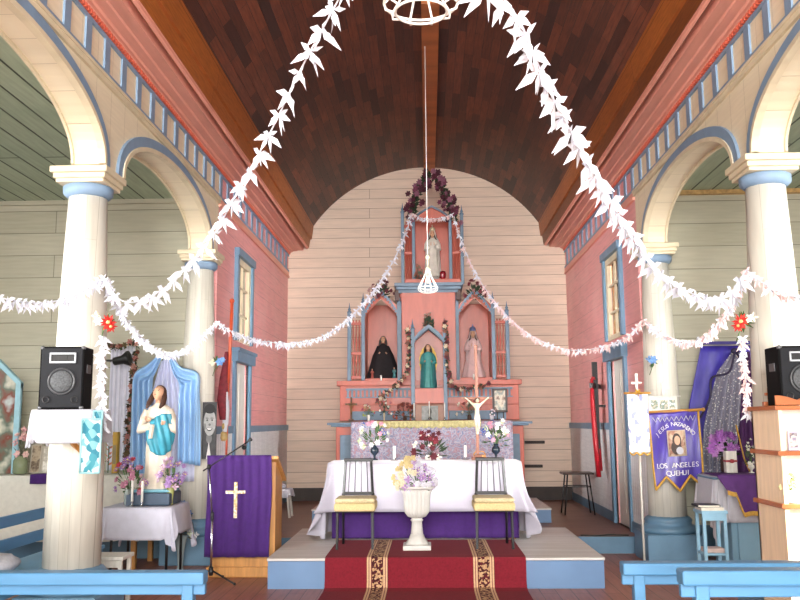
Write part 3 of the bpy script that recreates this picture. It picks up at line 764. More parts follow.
# red carpet: up the step, over the platform
CAR = mat('red_carpet', '7d1426', .95, .12, 60, bump=.2)
CARD = mat('dark_red_carpet', '5c0d1c', .95, .12, 60)
STRIPE = blotch('patterned_carpet_border', ['b8946c', '4a0f18', 'c4a07a', '3a0c14', 'b08a66', '5c1520', '42101a'], 62, .95)
STRIPEL = mat('pale_carpet_line', 'd6b08c', .95, .1, 80)
def carpet_strip(b, x0, x1, lift):
    path = [(4.2, .006), (6.0, .006), (7.86, .006), (7.95, .02), (7.975, .08), (7.975, PT - .03), (7.99, PT + .004), (8.06, PT + .008), (8.8, PT + .008), (9.13, PT + .008)]
    sec = []
    for i, (y, z) in enumerate(path):
        p0 = path[max(i-1, 0)]; p1 = path[min(i+1, len(path)-1)]
        d = Vector((p1[0]-p0[0], p1[1]-p0[1])).normalized(); nn = Vector((-d.y, d.x))
        a = Vector((y, z)) + nn * lift; c = Vector((y, z)) + nn * (lift - .007)
        sec.append([(x0, c.x, c.y), (x1, c.x, c.y), (x1, a.x, a.y), (x0, a.x, a.y)])
    b.loft(sec, smooth=False)
t = thing('carpet', (0, 7.9, 0), 'dark red runner carpet with two patterned bands over the platform', 'carpet')
b = MB(); carpet_strip(b, -.955, .87, .003); b.build('carpet_pile', CAR, t)
for c in (-.475, .49):
    b = MB(); carpet_strip(b, c - .095, c + .095, .0045); g = b.build('carpet_border', CARD, t)
    b = MB(); carpet_strip(b, c - .05, c + .05, .006); b.build('border_pattern', STRIPE, g)
    b = MB()
    for q in (-.088, -.066, .06, .082): carpet_strip(b, c + q - .008, c + q + .008, .006)
    b.build('border_lines', STRIPEL, g)

# altar table under white cloth
t = thing('altar_table', (-.06, 9.5, PT), 'long altar table beneath the white cloth in the middle of the platform', 'table')
b = MB(); b.bbox((-1.02, 9.25, PT + .76), (.93, 9.85, PT + .79), .005); b.build('tabletop', OAK, t)
for sx in (-.97, .88):
    for y in (9.29, 9.8): b = MB(); b.beam((sx, y, PT), (sx, y, PT + .76), .06, .06); b.build('leg', OAK, t)
SATIN = mat('white_satin_cloth', 'bfbccb', .55, .04, 8, sheen=.3)
b = MB()
def dr(th):
    c, s_ = math.cos(th), math.sin(th)
    k = .50 if s_ < 0 else .42
    q = max(0, abs(c) - .80) / .20
    return k + (.785 - k) * min(1, q * 1.6) ** 1.2
drape(b, -.045, 9.5, 1.03, .37, PT + .80, dr, amp=.034, flare=.05, folds=7, seed=4, n=180, m=12, corner=2.3)
tc = b.build('altar_cloth', SATIN, solid=.004); tag(tc, 'white satin cloth draped over the long altar table', 'tablecloth')
b = MB(); curtain(b, -1.03, .94, 9.225, PT + .015, PT + .745, 9, .010, seed=2); o = b.build('purple_frontal', PURPLE, solid=.005); tag(o, 'deep purple cloth hanging below the white altar cloth', 'altar frontal')

# chairs
CUSH = mat('crocheted_cushion', 'cdbd96', .95, .16, 45, bump=.6)
CUSH2 = mat('cushion_skirt', 'd0ba88', .95, .1, 70, bump=.4)
t = thing('chair', (0, 0, 0), 'black slat-back chair with cream cushion, left of the white urn', 'chair', 'black chairs before the altar table')
for sx in (-1, 1):
    b = MB(); b.beam((sx*.172, -.19, 0), (sx*.168, -.17, .36), .022, .022); b.build('leg', BLACK, t)
    b = MB(); b.tube([(sx*.15, .22, 0), (sx*.15, .2, .36), (sx*.155, .215, .5)], .012, 8); b.build('leg', BLACK, t)
    b = MB(); b.beam((sx*.155, .2, .38), (sx*.13, .27, .84), .024, .016); b.build('back_post', BLACK, t)
b = MB(); b.bbox((-.19, -.205, .35), (.19, .205, .375), .008); b.build('seat', BLACK, t)
b = MB(); b.bbox((-.15, .255, .815), (.15, .28, .85), .008); b.build('top_rail', BLACK, t)
b = MB(); b.bbox((-.155, .2, .485), (.155, .218, .515), .006); b.build('lower_rail', BLACK, t)
for k in range(4):
    x = -.1 + .0667 * k; b = MB(); b.beam((x * 1.0, .209, .51), (x * .85, .266, .82), .011, .008); b.build('back_slat', mat('dark_slat', '505058', .35, .1), t)
b = MB()
b.bbox((-.2, -.225, .36), (.2, .19, .44), .02); b.build('cushion_skirt', CUSH2, t)
b = MB(); b.M = Matrix.Translation((0, -.01, .46)); b.bbox((-.195, -.2, -.02), (.195, .185, .024), .018); b.build('cushion', CUSH, t)
chair = t; chair.location = (-.722, 8.63, PT + .011)
copy_tree(chair, (.63, 8.63, PT + .011), label='black slat-back chair with cream cushion, right of the white urn')

# urn with flowers
URNM = mat('white_glazed_plaster', 'd0cec9', .4, .04, 10)
ux, uy = -.12, 8.5
t = thing('urn', (ux, uy, PT + .011), 'white fluted pedestal urn standing on the red carpet', 'urn')
b = MB(); z = PT + .011; b.bbox((ux - .135, uy - .135, z), (ux + .135, uy + .135, z + .045), .006); b.lathe([(.11, .045), (.10, .07), (.075, .1), (.06, .14)], (ux, uy, z), 32, flute=.03, fn=12)
b.build('foot', URNM, t)
b = MB(); b.lathe([(.06, .13), (.052, .2), (.048, .255), (.058, .265), (.06, .275), (.048, .285), (.05, .295)], (ux, uy, z), 48, flute=.04, fn=14); b.build('stem', URNM, t)
b = MB(); b.lathe([(.045, .29), (.085, .305), (.112, .345), (.118, .39), (.12, .45), (.128, .52), (.155, .575)], (ux, uy, z), 96, flute=.065, fn=20); b.build('bowl', URNM, t)
b = MB(); b.lathe([(.155, .565), (.18, .575), (.186, .585), (.18, .597), (.15, .6), (.13, .575)], (ux, uy, z), 48, flute=.008, fn=24); b.build('rim', URNM, t)
bouquet('flower_arrangement', (ux - .01, uy, z + .592), 0, 0, '', None, .23, .27,
        [('rose', 'd8c48c', 20, (.0, .42)), ('rose', 'e3d8ba', 16, (0, .5)), ('lily', 'a67cb8', 10, (.45, .85)), ('lily', 'c9bddc', 16, (.35, 1)), ('rose', 'dfdde4', 26, (.5, 1)), ('four', 'b58cc4', 12, (.3, .9))],
        'mound of cream, lilac and white silk flowers filling the white urn', 'flowers', leaves=40, r=.036, seed=5, droop=1)

# candles and vases on the altar table
ZT = PT + .81
candle((-.375, 9.50, ZT), .155, .016, 'white candle on the altar table, left of the white urn flowers', 'candles on the altar table')
candle((P(466, 462, 9.5).x, 9.6, ZT), .155, .016, 'white candle on the altar table, beside the right-hand chair back', 'candles on the altar table')
for x, lab, sd in ((-.60, 'dark vase of white, pink and blue flowers behind the left chair', 11), (.75, 'dark vase of white, pink and blue flowers behind the right chair', 12)):
    bouquet('flower_vase', (x, 9.62, ZT), .05, .17, 'foot', mat('dark_blue_glass_vase', '1d2b3a', .2, .2), .19, .26,
            [('rose', 'f1eeee', 9), ('rose', 'e29bb0', 4), ('star', '3a5fb0', 5), ('four', 'c4d0a8', 5)], lab, 'vase of flowers', 'vases of flowers on the altar table', leaves=44, r=.034, seed=sd, leafm=LEAF)
bouquet('flower_arrangement', (.02, 9.60, ZT), .06, .05, 'jar', WHITEP, .23, .24, [('rose', '5c1524', 15), ('rose', '7a2030', 4), ('four', 'e6dccb', 5)],
        'spray of dark red roses behind the white urn flowers', 'flowers', leaves=40, r=.045, seed=21, leafm=LEAFD)
t = thing('bread_basket', (.57, 9.64, ZT), 'small wooden box on the altar table beside the right vase', 'box')
b = MB(); b.bbox((.5, 9.6, ZT), (.64, 9.7, ZT + .05), .01); b.build('box_body', OAK, t); b = MB(); b.tube([(.5, 9.65, ZT+.05), (.53, 9.65, ZT+.085), (.61, 9.65, ZT+.085), (.64, 9.65, ZT+.05)], .008, 6); b.build('box_handle', OAK, t)
# crucifix
cx, cy = P(478, 463, 9.48).x, 9.48
t = thing('crucifix', (cx, cy, ZT), 'tall standing crucifix with pale figure of Christ, right of the altar candles', 'crucifix')
WOODC = mat('pinkish_wood', '8c5844', .5, .15, 12)
b = MB(); b.bbox((cx - .07, cy - .05, ZT), (cx + .07, cy + .05, ZT + .03), .005); b.bbox((cx - .045, cy - .035, ZT + .03), (cx + .045, cy + .035, ZT + .055), .005); b.build('foot', WOODC, t)
zc = P(478, 398, cy).z
b = MB(); b.bbox((cx - .016, cy - .01, ZT + .05), (cx + .016, cy + .01, P(478, 345, cy).z), .003); b.build('cross_upright', WOODC, t)
b = MB(); b.bbox((cx - .17, cy - .01, zc - .018), (cx + .17, cy + .008, zc + .012), .003); b.build('cross_beam', WOODC, t)
def skinned(name, verts, edges, radii, m, parent, sub=2):
    me = bpy.data.meshes.new(name); off = Vector((0, 0, 0)); p = parent
    while p is not None: off += p.location; p = p.parent
    me.from_pydata([Vector(v) - off for v in verts], edges, []); o = bpy.data.objects.new(name, me); COL.objects.link(o)
    o.modifiers.new('skin', 'SKIN'); 
    for i, sv in enumerate(me.skin_vertices[0].data): sv.radius = (radii[i], radii[i]); sv.use_root = (i == 0)
    sm = o.modifiers.new('sub', 'SUBSURF'); sm.levels = sm.render_levels = sub
    dg = bpy.context.evaluated_depsgraph_get(); dg.update()
    m2 = bpy.data.meshes.new_from_object(o.evaluated_get(dg)); bpy.data.objects.remove(o)
    for pl in m2.polygons: pl.use_smooth = True
    m2.materials.clear(); m2.materials.append(m); o = bpy.data.objects.new(name, m2); COL.objects.link(o)
    if parent is not None: o.parent = parent
    return o
IVORY = mat('ivory_figure', 'c4b69e', .5, .08, 20)
def corpus(cx, cy, zs, k, parent, m=IVORY):
    y = cy - .035 * k / 1
    V = [(cx, y, zs - .21*k), (cx, y - .01*k, zs - .10*k), (cx, y - .005*k, zs - .01*k), (cx, y - .01*k, zs + .035*k),
         (cx - .055*k, y, zs - .005*k), (cx - .12*k, y, zs + .055*k), (cx - .19*k, y, zs + .115*k), (cx - .215*k, y, zs + .13*k),
         (cx + .055*k, y, zs - .005*k), (cx + .12*k, y, zs + .055*k), (cx + .19*k, y, zs + .115*k), (cx + .215*k, y, zs + .13*k),
         (cx - .03*k, y, zs - .24*k), (cx - .025*k, y - .035*k, zs - .36*k), (cx - .012*k, y, zs - .49*k), (cx - .008*k, y - .025*k, zs - .525*k),
         (cx + .03*k, y, zs - .24*k), (cx + .022*k, y - .04*k, zs - .365*k), (cx + .012*k, y - .005*k, zs - .485*k), (cx + .008*k, y - .03*k, zs - .52*k)]
    E = [(0,1),(1,2),(2,3),(2,4),(4,5),(5,6),(6,7),(2,8),(8,9),(9,10),(10,11),(0,12),(12,13),(13,14),(14,15),(0,16),(16,17),(17,18),(18,19)]
    Rr = [.04,.042,.045,.02,.026,.017,.013,.015,.026,.017,.013,.015,.034,.024,.015,.013,.034,.024,.015,.013]
    skinned('body', V, E, [r*k for r in Rr], m, parent)
    b = MB(); head_mesh(b, (cx + .008*k, y - .02*k, zs + .075*k), .085*k, R(18), R(15)); b.build('head', [m, EYE_D, RED], parent)
    b = MB(); b.ball((cx + .008*k, y - .005*k, zs + .09*k), (.04*k, .045*k, .04*k), 14, 8); b.build('hair', DARKHAIR, parent)
    b = MB(); b.lathe([(.052*k, -.30*k), (.056*k, -.25*k), (.047*k, -.18*k), (.042*k, -.17*k)], (cx, y, zs), 20, flute=.06, fn=7); b.build('loincloth', LINEN, parent)
corpus(cx, cy - .01, zc - .075, .62, t)

# ================================================================== ALTARPIECE
YR = 13.4; SR = 850 / YR
def X(px): return (px - 428) / SR + .03
def Z(py): return 1.5 + (422 - py) / SR
AT = thing('altarpiece', (.03, 13.6, ZP), 'tall pink and grey-blue wooden altarpiece with four saint niches', 'altar')
def ab(name, boxes, m, parent=None, bev=.006):
    "boxes: (px0, px1, py_top, py_bottom, y0, y1)"
    b = MB()
    for x0, x1, ya, yb, d0, d1 in boxes: b.bbox((X(x0), d0, Z(yb)), (X(x1), d1, Z(ya)), bev)
    return b.build(name, m, parent or AT)
# altar table of the altarpiece
b = MB(); b.bbox((-1.36, 12.66, ZP), (1.40, 14.7, 1.44), .01); b.build('altar_body', ALTP, AT)
for x0, x1 in ((-1.30, -1.0), (1.05, 1.34)):
    b = MB(); b.bbox((x0, 12.64, ZP + .12), (x1, 12.665, 1.32), .008); b.build('body_panel', BLUEA, AT)
b = MB(); b.bbox((-1.43, 12.6, 1.44), (1.47, 14.7, 1.465), .006); b.bbox((-1.48, 12.55, 1.465), (1.52, 14.7, 1.50), .008); b.build('countertop', BLUEA, AT)
# gradine
ab('gradine', [(339, 516, 386, 420.5, 13.35, 14.7), (336, 519, 381, 386, 13.30, 14.7), (341, 514, 404, 406, 13.33, 13.36)], ALTP)
ab('gradine_panel', [(350, 408, 411, 420, 13.335, 13.36)], BLUEA); ab('gradine_panel', [(447, 503, 411, 420, 13.335, 13.36)], BLUEA)
for xa, xb in ((345, 409), (446, 510)):
    g = ab('ladder_band', [(xa, xb, 388.5, 390.5, 13.335, 13.36), (xa, xb, 397, 398, 13.335, 13.36)] + [(xa + 1 + i * 4.2, xa + 3 + i * 4.2, 390, 397.3, 13.34, 13.36) for i in range(15)], BLUEA, bev=.001)
ab('back_panel', [(362, 493, 300, 382, 14.55, 14.7), (399, 457, 291, 382, 13.42, 14.6)], ALTP)
def spire(px, py0, py1, w=3.6, name='post', d=YR):
    b = MB(); zt = Z(py0)
    b.bbox((X(px - w/2), d - .03, Z(py1)), (X(px + w/2), d + .05, zt - .16), .004)
    b.lathe([(.035, 0), (.035, .02), (.018, .03), (.026, .055), (.012, .08), (.002, .16)], (X(px), d + .01, zt - .16), 12)
    return b.build(name, BLUEA, AT)
def gable(xa, xb, yp, ys, d, m=BLUEA, w=.05, teeth=True, name='gable'):
    "pointed gable arch from (xa, ys) over the peak yp to (xb, ys)"
    xm = (xa + xb) / 2; b = MB()
    for s, x0 in ((1, xa), (-1, xb)):
        pts = [(X(x0), Z(ys)), (X(x0 + (xm - x0) * .4), Z(ys + (yp - ys) * .52)), (X(xm), Z(yp))]
        for p, q in zip(pts, pts[1:]):
            b.beam((p[0], d, p[1]), (q[0], d, q[1]), .07, w, up=(0, 1, 0)) if False else b.prism([(p[0], p[1]), (q[0], q[1]), (q[0], q[1] + w), (p[0], p[1] + w)], d - .035, d + .035)
        if teeth:
            for i in range(8):
                f = (i + .5) / 8; A, B, C_ = pts
                g = f * 2; p = (A[0] + (B[0]-A[0])*g, A[1] + (B[1]-A[1])*g) if g < 1 else (B[0] + (C_[0]-B[0])*(g-1), B[1] + (C_[1]-B[1])*(g-1))
                b.box((p[0] - .010, d - .02, p[1] - .03), (p[0] + .010, d + .02, p[1]))
    return b.build(name, m, AT)
for sgn in (0, 1):
    q = (lambda a: a) if not sgn else (lambda a: 854.5 - a)
    spire(q(348), 302, 382); spire(q(362), 292, 382)
    spire(q(398.5), 292, 382, 4.4)
    # turned balusters between the outer posts
    ab('baluster_rail', [(min(q(350), q(360)), max(q(350), q(360)), y, y + 3, YR - .02, YR + .03) for y in (322, 352, 376)], ALTP, bev=.003)
    b = MB()
    for x in (352, 355, 358):
        b.lathe([(.009, 0), (.013, .1), (.008, .2), (.016, .3), (.008, .45), (.014, .6), (.008, .75), (.012, .95)], (X(q(x)), YR + .01, Z(380)), 8)
    b.build('balusters', ALTP, AT, )
    x0, x1 = sorted((q(364), q(396)))
    ab('niche_back', [(x0, x1, 300, 382, 13.95, 14.0)], ALTP)
    ab('niche_side', [(x0 - 1, x0, 305, 382, YR, 13.97), (x1, x1 + 1, 305, 382, YR, 13.97)], ALTPD, bev=.002)
    ab('niche_floor', [(x0, x1, 378.5, 382, YR - .06, 13.97)], ALTP)
    gable(x0 - 1, x1 + 1, 292, 315, YR)
    b = MB(); xm = (x0 + x1) / 2
    b.prism([(X(x0), Z(314)), (X(xm), Z(298)), (X(x1), Z(314)), (X(x1), Z(305)), (X(xm), Z(290)), (X(x0), Z(305))], YR + .0, YR + .03) ; b.build('niche_head', ALTP, AT)
# central tower
ab('tower_front', [(401, 412, 292, 381, YR - .05, YR + .05), (444, 455, 292, 381, YR - .05, YR + .05), (411, 445, 292, 396, YR - .05, YR + .05)], ALTP)
ab('niche_back', [(413, 443, 333, 392, YR - .09, YR - .05)], ALTPD); ab('niche_side', [(410.5, 412, 340, 392, YR - .3, YR - .05), (443.5, 445, 340, 392, YR - .3, YR - .05)], ALTP, bev=.003)
ab('niche_floor', [(412.5, 443.5, 389.5, 404.5, YR - .34, YR)], ALTP)
for x in (412, 443.5): spire(x, 322, 420, 3.6, 'niche_post', YR - .34)
gable(411.5, 444, 330, 346, YR - .32, w=.045)
b = MB(); b.prism([(X(411), Z(345)), (X(427.5), Z(331)), (X(444), Z(345)), (X(444), Z(342)), (X(427.5), Z(328)), (X(411), Z(342))], YR - .32, YR - .05); b.build('niche_roof', BLUEA, AT)
ab('entablature', [(394, 463, 283.5, 287, YR - .14, 14.0), (396, 461, 287, 290, YR - .1, 14.0), (398, 458, 290, 293, YR - .06, 14.0)], BLUEA)
for x in (396.5, 458.5):
    b = MB(); b.bbox((X(x - 2.5), YR - .05, Z(301)), (X(x + 2.5), YR + .02, Z(290)), .01)
    b.build('bracket', mat('dark_bracket', '4b2f2a', .5), AT)
# top tower
def ab2(*a, **k): return ab(*a, **k)
OX = 4
spire(402.5, 199, 284, 3.2); spire(463, 202, 284, 3.2)
ab('tower_post', [(412, 415.2, 212, 284, YR - .02, YR + .06)], BLUEA); ab('tower_post', [(449.5, 452.7, 212, 284, YR - .02, YR + .06)], BLUEA)
ab('niche_back', [(405, 461, 213, 284, 13.75, 13.8)], ALTP)
ab('niche_floor', [(405, 461, 279, 284, YR - .05, 13.78)], ALTP)
for xa, xb in ((404, 412), (453, 461.5)):
    ab('baluster_rail', [(xa, xb, y, y + 3, YR, YR + .04) for y in (222, 250, 279)], ALTP, bev=.003)
    b = MB()
    for x in (xa + 1.5, (xa + xb) / 2, xb - 1.5): b.lathe([(.009, 0), (.013, .1), (.008, .25), (.016, .4), (.008, .6), (.012, .9)], (X(x), YR + .02, Z(281)), 8)
    b.build('balusters', ALTP, AT)
gable(412, 453, 204, 218, YR + .02, w=.03, teeth=False)
b = MB(); b.prism([(X(412), Z(217)), (X(432.5), Z(203)), (X(453), Z(217))], YR + .03, YR + .06); b.build('niche_head', ALTP, AT)
# tabernacle
TB = thing('tabernacle', (X(427), 13.2, Z(420)), 'small tabernacle with silver picture doors below the central niche', 'tabernacle')
ab('tabernacle_case', [(413, 443, 405, 421, 13.12, 13.3)], mat('tabernacle_wood', '9c6243', .4, .1), TB)
ab('tabernacle_door', [(420, 436, 406.5, 420.5, 13.10, 13.125)], mat('silver_door', '8f908c', .5, .2, 20, metal=.2), TB)
b = MB(); b.ball((X(428), 13.09, Z(412)), (.03, .012, .05), 10, 8); b.lathe([(.035, -.08), (.012, -.03), (.02, 0)], (X(428), 13.09, Z(414)), 12); b.build('door_relief', mat('dark_relief', '4c4f4a', .4), TB)
# altar cloth over the front of the altarpiece table
LACEC = blotch('flowered_brocade', ['7c88ae', 'bfabb8', 'b4868f', '98a5c2', 'c9bcc4', '7886ac', 'b8979f', 'a3adc2'], 14, .8, kind='noise')
b = MB()
zt = 1.508
def fr(u, v):
    x = -1.13 + 2.36 * u
    return (x, 12.535 + .01 * math.sin(u * 60) * v, zt - .95 * v) if v > .0 else (x, 12.535, zt)
b.grid(fr, 90, 10); b.grid(lambda u, v: (-1.13 + 2.36 * u, 12.535 + .7 * v, zt), 20, 2)
o = b.build('altar_frontal', LACEC, solid=.006); tag(o, 'flowered pink and lilac brocade hanging on the altarpiece front', 'altar cloth')
b = MB()
def sc(u, v): return (-.75 + 1.52 * u, 12.515 + .006 * math.sin(u * 160), zt + .008 - (.085 + .02 * abs(math.sin(u * PI * 14))) * v)
b.grid(sc, 168, 3); b.grid(lambda u, v: (-.75 + 1.52 * u, 12.515 + .35 * v, zt + .008), 20, 2)
o = b.build('lace_runner', mat('yellow_lace', 'd9cf98', .9, .14, 50), solid=.004); tag(o, 'yellowish lace strip along the altarpiece table edge', 'lace runner')
# ---- statues in the niches
ROBEW = mat('white_robe', 'ddd6cb', .6, .1, 10)
def nz(py): return Z(py)
blackp = [(0, .37, .16), (.05, .37, .17), (.3, .31, .16), (.55, .24, .14), (.7, .17, .11), (.78, .11, .08), (.82, .05, .045), (.84, .035, .035)]
statue('statue', (X(381), 13.7, nz(379)), .70, 'robed saint statue in wide black cloak, in the left niche', mat('black_velvet', '1a1218', .8, .2, 20), hair='4a4340', prof=blackp, pose='hold')
statue('statue', (X(427), 13.2, nz(389.5)), .68, 'saint statue in teal robe with yellow halo, in the central niche', mat('teal_robe', '3f8f8c', .5, .12, 14), mantle=mat('teal_mantle', '357a80', .5, .12, 14), pose='hold', halo=mat('yellow_halo', 'dfae2f', .5, .1), skin=SKIN)
statue('statue', (X(473), 13.68, nz(379)), .78, 'crowned saint statue in pale pink gown, in the right niche', mat('pale_pink_gown', 'dcb9b8', .7, .1, 12), veil=mat('pale_pink_veil', 'e0c9c9', .7, .1, 12),
       crown=mat('blue_crown', '5f6f9c', .4, .1), pose='pray', prof=[(0, .23, .15), (.03, .235, .155), (.25, .19, .13), (.45, .14, .11), (.56, .09, .08), (.64, .085, .07), (.72, .105, .075), (.78, .105, .065), (.81, .06, .045), (.84, .035, .035)])
statue('statue', (X(433), 13.6, nz(279)), .84, 'white veiled Madonna statue in the topmost niche', ROBEW, veil=mat('white_veil', 'd9d3cc', .7, .1, 10), crown=mat('pale_crown', 'c9b79a', .4), pose='pray', plinth=(mat('grey_plinth', '8b8078', .6), .1, .06))
statue('figurine', (X(371), 13.40, nz(379)), .16, 'small figurine at the left feet of the black-cloaked saint', mat('small_red_robe', '9c4a3e', .6), pose='pray')
statue('figurine', (X(393), 13.40, nz(379)), .18, 'small teal figurine at the right feet of the black-cloaked saint', mat('small_teal_robe', '3e7f84', .6), pose='pray')
# ---- things standing on the altarpiece
def cross_small(px, py, h, label, m, y, name='small_cross'):
    c = Vector((X(px), y, Z(py))); t = thing(name, c, label, 'cross')
    b = MB(); b.bbox((c.x - .04, y - .03, c.z), (c.x + .04, y + .03, c.z + .03), .004); b.build('foot', m, t)
    b = MB(); b.bbox((c.x - .014, y - .01, c.z + .03), (c.x + .014, y + .01, c.z + h), .003); b.bbox((c.x - .09, y - .01, c.z + h * .66), (c.x + .09, y + .01, c.z + h * .66 + .028), .003); b.build('cross', m, t)
    b = MB(); b.tube([(c.x - .07, y - .02, c.z + h * .72), (c.x, y - .02, c.z + h * .62), (c.x + .07, y - .02, c.z + h * .72)], .01, 6); b.tube([(c.x, y - .02, c.z + h * .65), (c.x, y - .02, c.z + h * .25)], [.018, .01], 8); b.ball((c.x, y - .022, c.z + h * .74), .016, 8, 6); b.build('christ_figure', mat('bronze_figure', '8a6a3c', .4, .1, metal=.5), t)
    return t
YG = 12.95
cross_small(352.5, 420.5, .36, 'small dark cross on the left end of the altarpiece ledge', mat('brown_cross', '5b3a22', .5), YG)
bouquet('flower_vase', (X(369), YG, Z(420.5)), .035, .09, 'tall', WHITEP, .10, .16, [('rose', 'a83a55', 5), ('rose', 'e8e0c8', 4), ('four', '9aa850', 4)], 'small white vase of red and green flowers beside the dark cross', 'vase of flowers', leaves=20, r=.024, seed=31)
bouquet('flower_vase', (X(384), YG + .05, Z(420.5)), .02, .12, 'tall', mat('cream_candle_vase', 'd9c7a0', .5), .12, .22, [('rose', 'e8e4da', 9), ('rose', 'b76c74', 4)], 'bunch of white flowers on the altarpiece, left of the red spray', 'vase of flowers', leaves=28, r=.028, seed=32, leafm=LEAFD)
bouquet('flower_arrangement', (X(404), YG, Z(420.5)), .03, .05, 'jar', mat('dark_pot', '4a3328', .5), .20, .20, [('rose', '7e3328', 12), ('four', '9c4a34', 8)], 'dry rust-red flower spray left of the tabernacle', 'flowers', leaves=30, r=.035, seed=33, leafm=mat('dry_leaf', '5b4430', .7, .2))
bouquet('flower_arrangement', (X(466), YG + .1, Z(420.5)), .03, .08, 'jar', mat('dark_pot', '4a3328'), .19, .26, [('rose', 'b98c80', 6), ('rose', '8a3a38', 4), ('four', 'd8cdb8', 6)], 'muted pink flower spray behind the standing crucifix', 'flowers', leaves=36, r=.03, seed=34, leafm=mat('grey_leaf', '6b6f5c', .7, .2))
bouquet('flower_vase', (X(487), YG, Z(420.5)), .03, .07, 'jar', mat('pale_glass', 'd6d6de', .2), .05, .08, [('rose', 'efe8ee', 6)], 'tiny pale vase of white flowers before the picture frame', 'vase of flowers', leaves=8, r=.022, seed=35)
candle((X(413), YG - .1, Z(420.5)), .26, .008, 'thin candle left of the tabernacle', 'thin candles around the tabernacle')
candle((X(427.5), YG - .1, Z(420.5)), .28, .008, 'thin candle in front of the tabernacle', 'thin candles around the tabernacle')
candle((X(442), YG - .1, Z(420.5)), .26, .008, 'thin candle right of the tabernacle', 'thin candles around the tabernacle')
candle((X(380), 13.33, Z(381)), .085, .014, 'stubby white candle on the ledge below the black-cloaked saint', holder=False)
candle((X(472), 13.33, Z(381)), .09, .014, 'stubby white candle on the ledge below the pink-gowned saint', holder=False)
t = thing('framed_print', (X(497), 13.2, Z(409)), 'dark framed picture on the right side of the altarpiece ledge', 'picture')
ab('frame', [(489.5, 504, 390, 392, 13.24, 13.28), (489.5, 504, 411, 413, 13.24, 13.28), (489.5, 491.5, 390, 413, 13.24, 13.28), (502, 504, 390, 413, 13.24, 13.28)], mat('dark_frame', '35231e', .4), t, .003)
ab('picture', [(491, 502.5, 391.5, 411.5, 13.25, 13.27)], blotch('picture_print', ['c9a98a', '7d8a86', 'd8cdb8', '6a4a3c', 'b98f78'], 6, .4, kind='noise'), t, .001)
b = MB(); b.tube([(X(494), 13.28, Z(413)), (X(494), 13.24, Z(420.5))], .008, 6); b.tube([(X(500), 13.28, Z(413)), (X(500), 13.24, Z(420.5))], .008, 6); b.build('frame_foot', mat('dark_frame', '35231e'), t)
# flower bunches and garlands on it
bouquet('flower_arrangement', (X(380), YR + .02, Z(296)), 0, 0, '', None, .20, .26, [('rose', '6c2f3c', 14), ('rose', 'b08c88', 6)], 'dark flower bunch on the peak of the left niche', 'flowers', 'flower bunches on the niche gables', leaves=90, r=.04, seed=41, leafm=LEAFD)
bouquet('flower_arrangement', (X(475), YR + .02, Z(298)), 0, 0, '', None, .20, .26, [('rose', '84303e', 14), ('rose', 'a87a7a', 6)], 'dark flower bunch on the peak of the right niche', 'flowers', 'flower bunches on the niche gables', leaves=90, r=.04, seed=42, leafm=LEAFD)
bouquet('flower_arrangement', (X(428), YR - .1, Z(329)), 0, 0, '', None, .12, .24, [('rose', 'c9b0a4', 7)], 'leafy bunch on the peak of the central niche', 'flowers', leaves=80, r=.03, seed=43, leafm=LEAFD)
yq = YR - .4
flower_string('flower_garland', [(X(408), yq, Z(328)), (X(408), yq, Z(350)), (X(407), yq, Z(372)), (X(400), yq - .02, Z(384)), (X(388), yq - .05, Z(393)), (X(378), yq - .1, Z(402))],
              'garland of dark and cream roses down the left of the central niche', ['e0cdb0', '6b2b36', 'd8bca0', '8c5a4a'], .042, .045, seed=3, leafn=4)
flower_string('flower_garland', [(X(443), yq, Z(322)), (X(445), yq, Z(345)), (X(446), yq, Z(372)), (X(450), yq, Z(388)), (X(464), yq - .03, Z(391)), (X(484), yq - .05, Z(387))],
              'garland of dark and cream roses down the right of the central niche', ['6b2b36', 'e0cdb0', '8c5a4a', '7a3a40'], .042, .045, seed=4, leafn=4)
wt = YR - .02
flower_string('flower_wreath', [(X(412), wt, Z(215)), (X(414), wt, Z(203)), (X(418), wt, Z(190)), (X(424), wt, Z(178)), (X(432), wt, Z(171)), (X(440), wt, Z(178)), (X(446), wt, Z(192)), (X(451), wt, Z(203)), (X(455), wt, Z(216))],
              'triangular wreath of dark maroon flowers crowning the altarpiece', ['5a2034', '7a3a54', '4a1c2c', '8c5a6e'], .062, .0163, seed=5, jitter=.12, cat='flower wreath', leafn=4)
bouquet('flower_arrangement', (X(419), YR - .02, Z(279)), 0, 0, '', None, .10, .22, [('rose', '8a7a5c', 7), ('rose', 'a86a54', 4)], 'leafy flowers at the left foot of the topmost Madonna', 'flowers', leaves=30, r=.028, seed=44, leafm=mat('grey_leaf', '6b6f5c'))
t = thing('votive_glass', (X(443), YR, Z(279)), 'red votive glass at the right foot of the topmost Madonna', 'votive light'); MB().lathe([(.03, 0), (.045, .03), (.05, .1), (.042, .13), (.038, .12), (.038, .03)], (X(443), YR + .02, Z(279)), 16).build('glass', mat('red_glass', '8c1020', .15), t)
b = MB(); b.lathe([(.028, .03), (.028, .08)], (X(443), YR + .02, Z(279)), 10); b.build('wax', mat('wax_f6f4ee', 'f6f4ee'), t)
# wires hanging on apse wall at right of the altar
for px0, px1, py in ((525, 545, 442), (523, 543, 466)):
    p, q = P(px0, py, 14.72), P(px1, py, 14.72); t = MB(); t.bbox((p.x, 14.74, p.z - .03), (q.x, 14.799, p.z + .02), .008)
    o = t.build('wall_shelf', DARKBASE); tag(o, 'dark narrow shelf on the apse wall right of the altarpiece, ' + ('upper one' if py == 442 else 'lower one'), 'shelf', 'narrow shelves on the apse wall')
# ================================================================== LEFT SIDE
def ploft(b, rings): return b.loft(rings, smooth=False)
